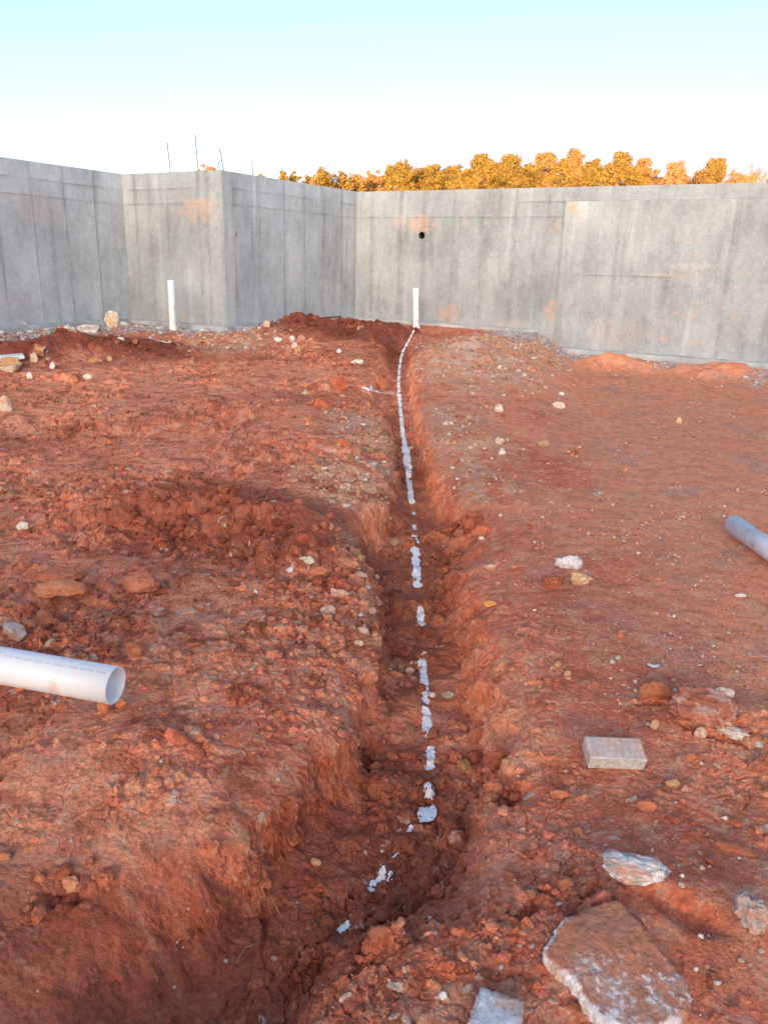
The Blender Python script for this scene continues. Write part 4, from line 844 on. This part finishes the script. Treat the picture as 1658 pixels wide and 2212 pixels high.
# curved pipe shavings
def shard(px, py, R_, a0, a1, label):
    p = at(px, py); V = []; n = 16
    for i in range(n + 1):
        a = a0 + (a1 - a0) * i / n; w_ = .006 + .006 * sin(pi * i / n)
        for (r, z) in ((R_, .004), (R_ - w_, .007), (R_ - w_, .010), (R_, .008)): V.append((r * cos(a), r * sin(a), z))
    Fs = [tuple(i * 4 + j for j in ((k), (k + 1) % 4)) + tuple((i + 1) * 4 + j for j in ((k + 1) % 4, k)) for i in range(n) for k in range(4)] + [(0, 1, 2, 3), (n * 4 + 3, n * 4 + 2, n * 4 + 1, n * 4)]
    me = bpy.data.meshes.new('plastic_shard'); me.from_pydata(V, [], Fs); me.update(); o = link('plastic_shard', me, None, M_pvc); o.location = p; tag(o, label, 'shard')
shard(1410, 1440, .022, 3.0, 6.1, 'white curved plastic shard on the right ground above the clay slab')

# boards, lath and rod
def board(p, q, w_, t_, name, label, cat, mat, lift=.0):
    A = Vector(at(*p)); B = Vector(at(*q)); A.z += lift; B.z += lift; d = (B - A); L = d.length; d.normalize(); side = Vector((-d.y, d.x, 0)).normalized(); up = d.cross(side); 
    if up.z < 0: up = -up
    bm = bmesh.new(); bmesh.ops.create_cube(bm, size=1)
    for v in bm.verts: v.co = Vector((v.co.x * L, v.co.y * w_, v.co.z * t_))
    bmesh.ops.bevel(bm, geom=list(bm.edges), offset=min(w_, t_) * .12, segments=1, affect='EDGES'); me = bpy.data.meshes.new(name); bm.to_mesh(me); bm.free()
    o = link(name, me, None, mat); o.matrix_world = Matrix((( d.x, side.x, up.x, (A.x + B.x) / 2), (d.y, side.y, up.y, (A.y + B.y) / 2), (d.z, side.z, up.z, (A.z + B.z) / 2), (0, 0, 0, 1))); return tag(o, label, cat)
board((1078, 713), (1156, 719), .05, .025, 'wood_lath', 'thin yellow wooden lath lying along the foot of the wall', 'lath', plain('yellow_pine', (.62, .42, .2), .7, .15, 30), .03)
board((-60, 786), (52, 776), .22, .05, 'white_board', 'white board on the ground at the left edge under tan stones', 'board', plain('white_board_paint', (.72, .74, .76), .6, .08), .04)
def rod():
    a = cBC + dC * .9 + nC * .1; b = cBC + dC * 3.2 + nC * .1; me = tube_mesh((a[0], a[1], .462), (b[0], b[1], .475), .014, n=8); o = link('rusty_bar', me, None, plain('rusty_bar', (.22, .07, .05), .8, .3)); tag(o, 'thin rust red bar lying on the footing left of the dark pile', 'bar')
rod()
# rootlets hanging in the near bank
M_root = plain('dry_root', (.42, .26, .12), .8, .2)
for k, (pts, lab) in enumerate([([(510,2090),(530,2065),(560,2045)], 'dry straw coloured rootlet poking out at the foot of the left bank'), ([(580,1935),(592,1965),(605,1985)], 'thin dry root below the round reddish stone')]):
    P = [Vector(at(*q)) + Vector((0, 0, .012 + .01 * (i % 2))) for i, q in enumerate(pts)]; bm = bmesh.new()
    for a, b in zip(P[:-1], P[1:]): bm.from_mesh(tube_mesh(a, b, .0014, n=6))
    me = bpy.data.meshes.new('root'); bm.to_mesh(me); bm.free(); tag(link('root', me, None, M_root), lab, 'root')

# ------------------------------------------------------------ loose clods and gravel (uncountable)
def scatter(name, n, sampler, sizes, colf, mat, label_kind, sub=1, seed=0, sink=.3, flat=.65):
    r_ = np.random.default_rng(seed); V0, F0 = ICO[sub]; protos = []
    for k in range(14):
        V = V0.copy(); V *= (1 + .35 * r_.uniform(-1, 1, (len(V), 1)) * (1 if sub == 1 else .35))
        for _ in range(5):
            nn = r_.normal(size=3); nn /= np.linalg.norm(nn); h = r_.uniform(.5, .8); dd = V @ nn - h; V -= np.where(dd > 0, dd, 0)[:, None] * nn
        protos.append(V)
    P = sampler(r_, n); n = len(P); sz = sizes(r_, P); z = tz(P[:, 0], P[:, 1]); VV = np.zeros((n, len(V0), 3), np.float32); pk = r_.integers(0, 14, n)
    an = r_.uniform(0, 6.28, n); asp = r_.uniform(.6, 1, n); fl = r_.uniform(flat * .7, flat * 1.2, n)
    base = np.array(protos)[pk]; base = base * np.stack([np.ones(n), asp, fl], -1)[:, None, :] * sz[:, None, None] * .5
    ca = np.cos(an)[:, None]; sa = np.sin(an)[:, None]
    VV[..., 0] = base[..., 0] * ca - base[..., 1] * sa + P[:, :1]; VV[..., 1] = base[..., 0] * sa + base[..., 1] * ca + P[:, 1:2]
    VV[..., 2] = base[..., 2] + (z + sz * fl * (.5 - sink))[:, None]
    FF = (F0[None] + (np.arange(n) * len(V0))[:, None, None]).reshape(-1, 3); col = colf(r_, P); cc = np.repeat(col, len(V0), 0)
    o = link(name, mesh_np(name, VV.reshape(-1, 3), FF, cc, smooth=False), None, mat); return tag(o, label_kind[0], label_kind[1], kind='stuff')
def samp_view(weight):
    def f(r_, n):
        out = []
        while sum(map(len, out)) < n:
            m_ = n * 3; yy = 1.0 + 15 * r_.random(m_) ** 2.0; xx = r_.uniform(-1, 1, m_) * (.35 + .62 * yy); wv = weight(xx, yy); k = r_.random(m_) < wv; out.append(np.stack([xx, yy], -1)[k])
        return np.concatenate(out)[:n]
    return f
def grid_at(A, x, y):
    i = np.clip(np.searchsorted(rows, y) - 1, 0, len(rows) - 2); u = np.clip(x / halfw(y), -1, 1); j = np.interp(u, us, np.arange(NC)).astype(int); return A[i, j]
def inside_walls(x, y):
    p = np.stack([x, y], -1); k = ((p - cCD) @ nB > .2); k &= ~(((p - cBC) @ nA < .2) & ((p - cAB) @ nB < .2)); k &= ((p - cAB) @ nA > .2) | ((p - cAB) @ nB < -9); k &= ((p - cA0) @ nA > .15); return k
def w_clod(x, y): return np.clip(grid_at(RGH, x, y) * 1.3, 0, 1) ** 1.6 * sstep(pn(x, y, 1.3, 4, 4) + .5 * pn(x, y, 5, 2, 9), -.3, .5) * inside_walls(x, y)
def clod_col(r_, P):
    b = grid_at(COL, P[:, 0], P[:, 1]); return b * r_.uniform(.6, 1.1, (len(P), 1)) * (1 + r_.normal(0, .05, b.shape))
scatter('soil_crumbs', 17000, samp_view(w_clod), lambda r_, P: (.006 + .03 * r_.random(len(P)) ** 3) * (1 + .10 * P[:, 1]), clod_col, M_soil, ('loose crumbs and clods of red clay soil', 'soil'), sub=1, seed=1, sink=.3)
def clod_samp(r_, n):
    out = []
    for (px, py, sx, sy, k) in ((460,1130,.55,.28,60), (600,1180,.35,.2,40), (300,1150,.4,.2,25), (700,1240,.15,.15,14), (1000,1140,.13,.35,22), (1050,1620,.07,.22,26), (1085,1690,.05,.06,12), (960,1150,.1,.3,12), (430,2110,.08,.07,22), (800,1540,.05,.12,14), (900,1480,.2,.5,16), (980,1800,.1,.12,12), (140,1910,.12,.07,14), (60,1440,.2,.15,12), (850,1890,.16,.1,14), (740,722,1.0,.5,46), (200,760,1.6,.3,50), (1180,1960,.15,.12,14), (1640,1620,.15,.12,12), (820,1110,.1,.4,10)):
        c = gp(px, py); out.append(np.stack([r_.normal(c[0], sx * .6, k), r_.normal(c[1], sy * .6, k)], -1))
    P = np.concatenate(out); return P[inside_walls(P[:, 0], P[:, 1])]
scatter('clod_heap', 0, clod_samp, lambda r_, P: (.018 + .055 * r_.random(len(P)) ** 1.6) * (.8 + .10 * P[:, 1]), clod_col, M_soil, ('heaps of broken red clay clods beside and inside the trench', 'clods'), sub=3, seed=11, sink=.25, flat=.7)
def w_all(x, y):
    cl = 0
    for (px, py, sx, sy) in ((1570,1200,.5,.35), (1450,1390,.3,.3), (1380,1440,.2,.2), (1250,1180,.3,.4), (1480,1130,.5,.5), (1620,1480,.3,.2)):
        c = gp(px, py); cl = cl + 2.2 * np.exp(-((x - c[0]) / sx) ** 2 - ((y - c[1]) / sy) ** 2)
    return np.clip(.38 * w_base(x, y) * (1 + 1.6 * cl), 0, 1)
def w_base(x, y): return (.15 + .85 * sstep(x - .1 * y, .1, .6)) * (.25 + .75 * sstep(pn(x, y, 2.4, 8, 8), -.2, .4)) * inside_walls(x, y)
PAL = np.array([[.66, .50, .38], [.50, .24, .13], [.70, .63, .57], [.46, .40, .35], [.58, .33, .22], [.42, .14, .07], [.40, .38, .36]])
scatter('pebble_scatter', 4200, samp_view(w_all), lambda r_, P: (.004 + .014 * r_.random(len(P)) ** 3) * (1 + .13 * P[:, 1]), lambda r_, P: PAL[r_.choice(7, len(P), p=[.2, .2, .1, .1, .2, .15, .05])] * r_.uniform(.7, 1.1, (len(P), 1)), M_gravel, ('small pale pebbles scattered over the red soil', 'pebbles'), sub=1, seed=2)
def samp_grey(r_, n):
    out = []
    for _ in range(12):
        yy = r_.uniform(8, 17, n * 6); xx = r_.uniform(-7, 9, n * 6); k = (r_.random(n * 6) < grid_at(TT['grey'], xx, yy) + .0 * xx) & inside_walls(xx, yy); out.append(np.stack([xx, yy], -1)[k])
    return np.concatenate(out)[:n]
scatter('gravel', 5200, samp_grey, lambda r_, P: .015 + .06 * r_.random(len(P)) ** 2, lambda r_, P: np.array([[.40, .40, .43], [.52, .50, .48], [.30, .30, .33], [.52, .36, .28]])[r_.choice(4, len(P), p=[.4, .25, .2, .15])] * r_.uniform(.7, 1.15, (len(P), 1)), M_gravel, ('grey crushed gravel along the foot of the walls', 'gravel'), sub=1, seed=3)
def samp_left(r_, n):
    out = []
    for (A_, d_, n_, L_) in ((cAB - dA * 6, dA, nA, 5.8), (cAB, dB, nB, 2.2), (cBC, dC, nC, 3.6)):
        k = int(n * L_ / 11.6); sp = r_.uniform(.1, L_, k); of = .2 + np.abs(r_.normal(0, .22, k)); out.append(A_ + d_ * sp[:, None] + n_ * of[:, None])
    return np.concatenate(out)
scatter('mortar_rubble', 520, samp_left, lambda r_, P: .02 + .12 * r_.random(len(P)) ** 3, lambda r_, P: np.array([[.70, .68, .66], [.60, .56, .50], [.44, .44, .46], [.62, .44, .30]])[r_.choice(4, len(P), p=[.3, .25, .25, .2])] * r_.uniform(.7, 1.1, (len(P), 1)), M_gravel, ('pale mortar rubble and broken stone along the foot of the left walls', 'rubble'), sub=2, seed=21, sink=.3, flat=.6)
def w_pale(x, y): return np.clip(grid_at(TT['pale'], x, y) + .6 * grid_at(TT['tan'], x, y), 0, 1) * inside_walls(x, y)
scatter('rubble', 1700, samp_view(w_pale), lambda r_, P: (.010 + .045 * r_.random(len(P)) ** 3) * (1 + .06 * P[:, 1]), lambda r_, P: np.array([[.60, .42, .30], [.66, .56, .48], [.52, .26, .15], [.45, .20, .10]])[r_.choice(4, len(P), p=[.3, .15, .35, .2])] * r_.uniform(.75, 1.1, (len(P), 1)), M_gravel, ('pale broken rubble mixed into the tan soil of the banks', 'rubble'), sub=1, seed=4)

# ------------------------------------------------------------ trees beyond the wall
M_needle = attr_mat('pine_needles', .8, 2, .3, 0, .01, .2); M_bark = plain('pine_bark', (.20, .12, .08), .9, .3, 6); M_twig = plain('bare_twigs', (.30, .23, .20), .9, .2, 3)
def pine(px, ptop, wpx, Yd, seed, label, orange=0.):
    r_ = np.random.default_rng(seed); d = ray(px, ptop); t = Yd / d[1]; top = CAMZ + t * d[2]; x0 = t * d[0]; k = FPX / t
    cr = wpx / k / 2 * 1.22; base = .3; root = empty('pine_tree', (x0, Yd, base)); tag(root, label, 'tree', 'pine trees in a row beyond the wall')
    h = top - base; tr = tube_mesh((0, 0, 0), (r_.uniform(-.3, .3), r_.uniform(-.3, .3), h * .93), .22, .05, n=10, rings=5); bm = bmesh.new(); bm.from_mesh(tr)
    limbs = []; puffs = []; a_ph = r_.uniform(0, 6)
    ch = max(6.2, cr * 2.6); z0 = h - ch; npf = int(70 + 22 * cr)
    for i in range(npf):
        zz = r_.random() ** .8; prof = (1 - zz ** 2.0) ** .55 * (.85 + .4 * sin(a_ph + zz * 9)); a = r_.uniform(0, 6.28); rr = cr * prof * r_.uniform(.35, 1.05)
        c = np.array([rr * cos(a), rr * sin(a), z0 + zz * ch * .93]); puffs.append((c + r_.normal(0, .4, 3), min(1.15, cr * r_.uniform(.10, .38))))
        if i % 2 == 0: limbs.append(c)
    puffs.append((np.array([0, 0, h - cr * .25]), cr * .28))
    for c in limbs:
        lm = tube_mesh((0, 0, max(z0 * .8, c[2] - np.hypot(c[0], c[1]) * .7)), tuple(c), .06, .02, n=5); bm.from_mesh(lm)
    me = bpy.data.meshes.new('trunk'); bm.to_mesh(me); bm.free(); link('trunk', me, root, M_bark)
    V = []; cols = []
    g1 = np.array([.34, .19, .035]); g2 = np.array([.15, .115, .03]); g3 = np.array([.42, .21, .10]) 
    for (c, r) in puffs:
        n = int(90 + 300 * r); u = r_.normal(size=(n, 3)); u /= np.linalg.norm(u, axis=1, keepdims=True); rad = r * np.abs(r_.normal(.72, .38, (n, 1))); P = c + u * rad * np.array([1, 1, .8])
        e1 = r_.normal(size=(n, 3)); e1 /= np.linalg.norm(e1, axis=1, keepdims=True); nn = u + .65 * r_.normal(size=(n, 3)); e2 = np.cross(nn, e1); e2 /= np.linalg.norm(e2, axis=1, keepdims=True) + 1e-6; e1 = np.cross(e2, nn); e1 /= np.linalg.norm(e1, axis=1, keepdims=True) + 1e-6
        s = r_.uniform(.05, .12, (n, 1)); V.append(np.stack([P - e1 * s, P + e2 * s * .7, P + e1 * s, P - e2 * s * .7], 1))
        t_ = r_.random((n, 1)) * .5 + r_.random() * .5; cc = g2 * (1 - t_) + g1 * t_; cc = cc * (1 - orange) + g3 * orange; cols.append(np.repeat(cc[:, None], 4, 1))
    V = np.concatenate(V).reshape(-1, 3); cols = np.concatenate(cols).reshape(-1, 3); Fq = np.arange(len(V)).reshape(-1, 4)
    link('crown', mesh_np('crown', V, Fq, cols, smooth=False), root, M_needle)
trees = [(612,373,34,118,0), (637,378,24,121,0), (697,368,62,112,0), (738,372,44,116,.1), (772,376,40,119,.2), (805,374,36,124,.5), (868,349,66,108,0), (935,353,58,111,0), (905,372,44,114,.1), (985,356,58,113,0), (1042,331,70,107,0), (1010,366,50,104,0), (1108,336,76,109,0), (1148,352,50,112,0), (1184,325,56,116,.4), (1215,352,40,105,0),
         (1242,325,72,118,.4), (1283,346,60,106,0), (1345,328,76,110,0), (1322,352,46,104,.1), (1393,343,46,115,.4), (1418,378,40,119,.3), (1462,350,60,113,.75), (1500,380,36,118,.6), (1545,346,70,107,.15), (1597,374,50,109,.8), (455,358,40,125,.3), (1075,362,50,118,0), (1440,385,50,121,.5), (560,376,20,122,.2), (668,380,40,128,.3), (832,376,40,126,.2), (960,372,50,127,.3), (1078,358,50,130,.3), (1262,362,60,129,.2), (1372,362,50,130,.3), (1480,384,50,131,.6), (1520,372,40,128,.4), (1575,385,40,127,.7), (1625,380,40,129,.8), (888,380,50,131,.3)]
order = sorted(trees)
def tdesc(i, t):
    px, top, wd, yd, o_ = t
    size = 'tall' if top < 340 else ('middling' if top < 362 else 'low'); tone = 'orange brown' if o_ > .6 else ('thin golden' if o_ > .25 else 'dense golden green')
    anc = {0: 'peeking just above the wall beside the tallest rebars', 1: 'tiny top right of the shortest upright rebar'}.get(i)
    return f'{size} {tone} pine top, ' + (anc if anc else f'{["","","third","fourth","fifth","sixth","seventh","eighth","ninth","tenth","eleventh","twelfth","thirteenth","fourteenth","fifteenth","sixteenth","seventeenth","eighteenth","nineteenth","twentieth","twenty-first","twenty-second","twenty-third","twenty-fourth","twenty-fifth","twenty-sixth","twenty-seventh","twenty-eighth","twenty-ninth","thirtieth","thirty-first","thirty-second","thirty-third","thirty-fourth","thirty-fifth","thirty-sixth","thirty-seventh","thirty-eighth","thirty-ninth","fortieth","forty-first","forty-second","forty-third"][i]} from the left above the wall')
for i, t in enumerate(order): pine(t[0], t[1], t[2], t[3], 50 + i, tdesc(i, t), t[4])
def bare(px, ptop, wpx, Yd, seed, label):
    r_ = random.Random(seed); d = ray(px, ptop); t = Yd / d[1]; top = CAMZ + t * d[2]; x0 = t * d[0]; h = top - .3; cr = wpx / (FPX / t) / 2
    root = empty('bare_tree', (x0, Yd, .3)); tag(root, label, 'tree', 'bare trees among the pines'); bmt = bmesh.new(); bmc = bmesh.new()
    def grow(bm, p, dr, L, r, lv):
        q = p + dr * L; bm2 = tube_mesh(p, q, max(r, .035), max(r * .65, .03), n=5 if lv > 1 else 7); (bmt if lv == 0 else bmc).from_mesh(bm2); bpy.data.meshes.remove(bm2)
        if lv >= 5: return
        for _ in range(3 if lv < 4 else 4):
            nd = (dr + Vector((r_.uniform(-1, 1), r_.uniform(-1, 1), r_.uniform(-.2, .7))) * (.55 if lv else .4)).normalized(); nd.z = abs(nd.z) * .8 + .25; nd.normalize()
            grow(bm, p + dr * L * r_.uniform(.6, 1), nd, L * r_.uniform(.55, .78) * (.62 if lv == 0 else 1), r * .6, lv + 1)
    grow(bmt, Vector((0, 0, 0)), Vector((0, 0, 1)), h * .42, .2, 0)
    allz = max(v.co.z for v in bmc.verts); sx = cr / max(max(abs(v.co.x) for v in bmc.verts), .1); f_ = h / allz
    for b_ in (bmt, bmc):
        for v in b_.verts: v.co.z *= f_; v.co.x *= sx if b_ is bmc else 1; v.co.y *= sx if b_ is bmc else 1
    for b_, nm in ((bmt, 'trunk'), (bmc, 'crown')):
        me = bpy.data.meshes.new(nm); b_.to_mesh(me); b_.free(); link(nm, me, root, M_twig)
for i, (px, ptop, wpx, Yd, lab) in enumerate([(775,358,70,150,'bare pale deciduous tree behind the low pines left of the main row'), (812,360,60,152,'bare pale tree just left of the first tall golden pine'), (1585,345,60,140,'bare pale pinkish tree behind the orange brown pine at right'), (1625,338,80,138,'wide bare pale tree second from the right edge'), (1660,345,60,142,'bare pale tree at the very right edge above the wall'), (445,355,50,150,'faint bare tree top showing between the rebars'), (1500,362,50,145,'bare thin tree between the orange pine and the last dense pine'), (1640,352,50,150,'slim bare tree between the two widest bare trees at right')]):
    bare(px, ptop, wpx, Yd, 900 + i, lab)
print('scene built', len(bpy.data.objects))
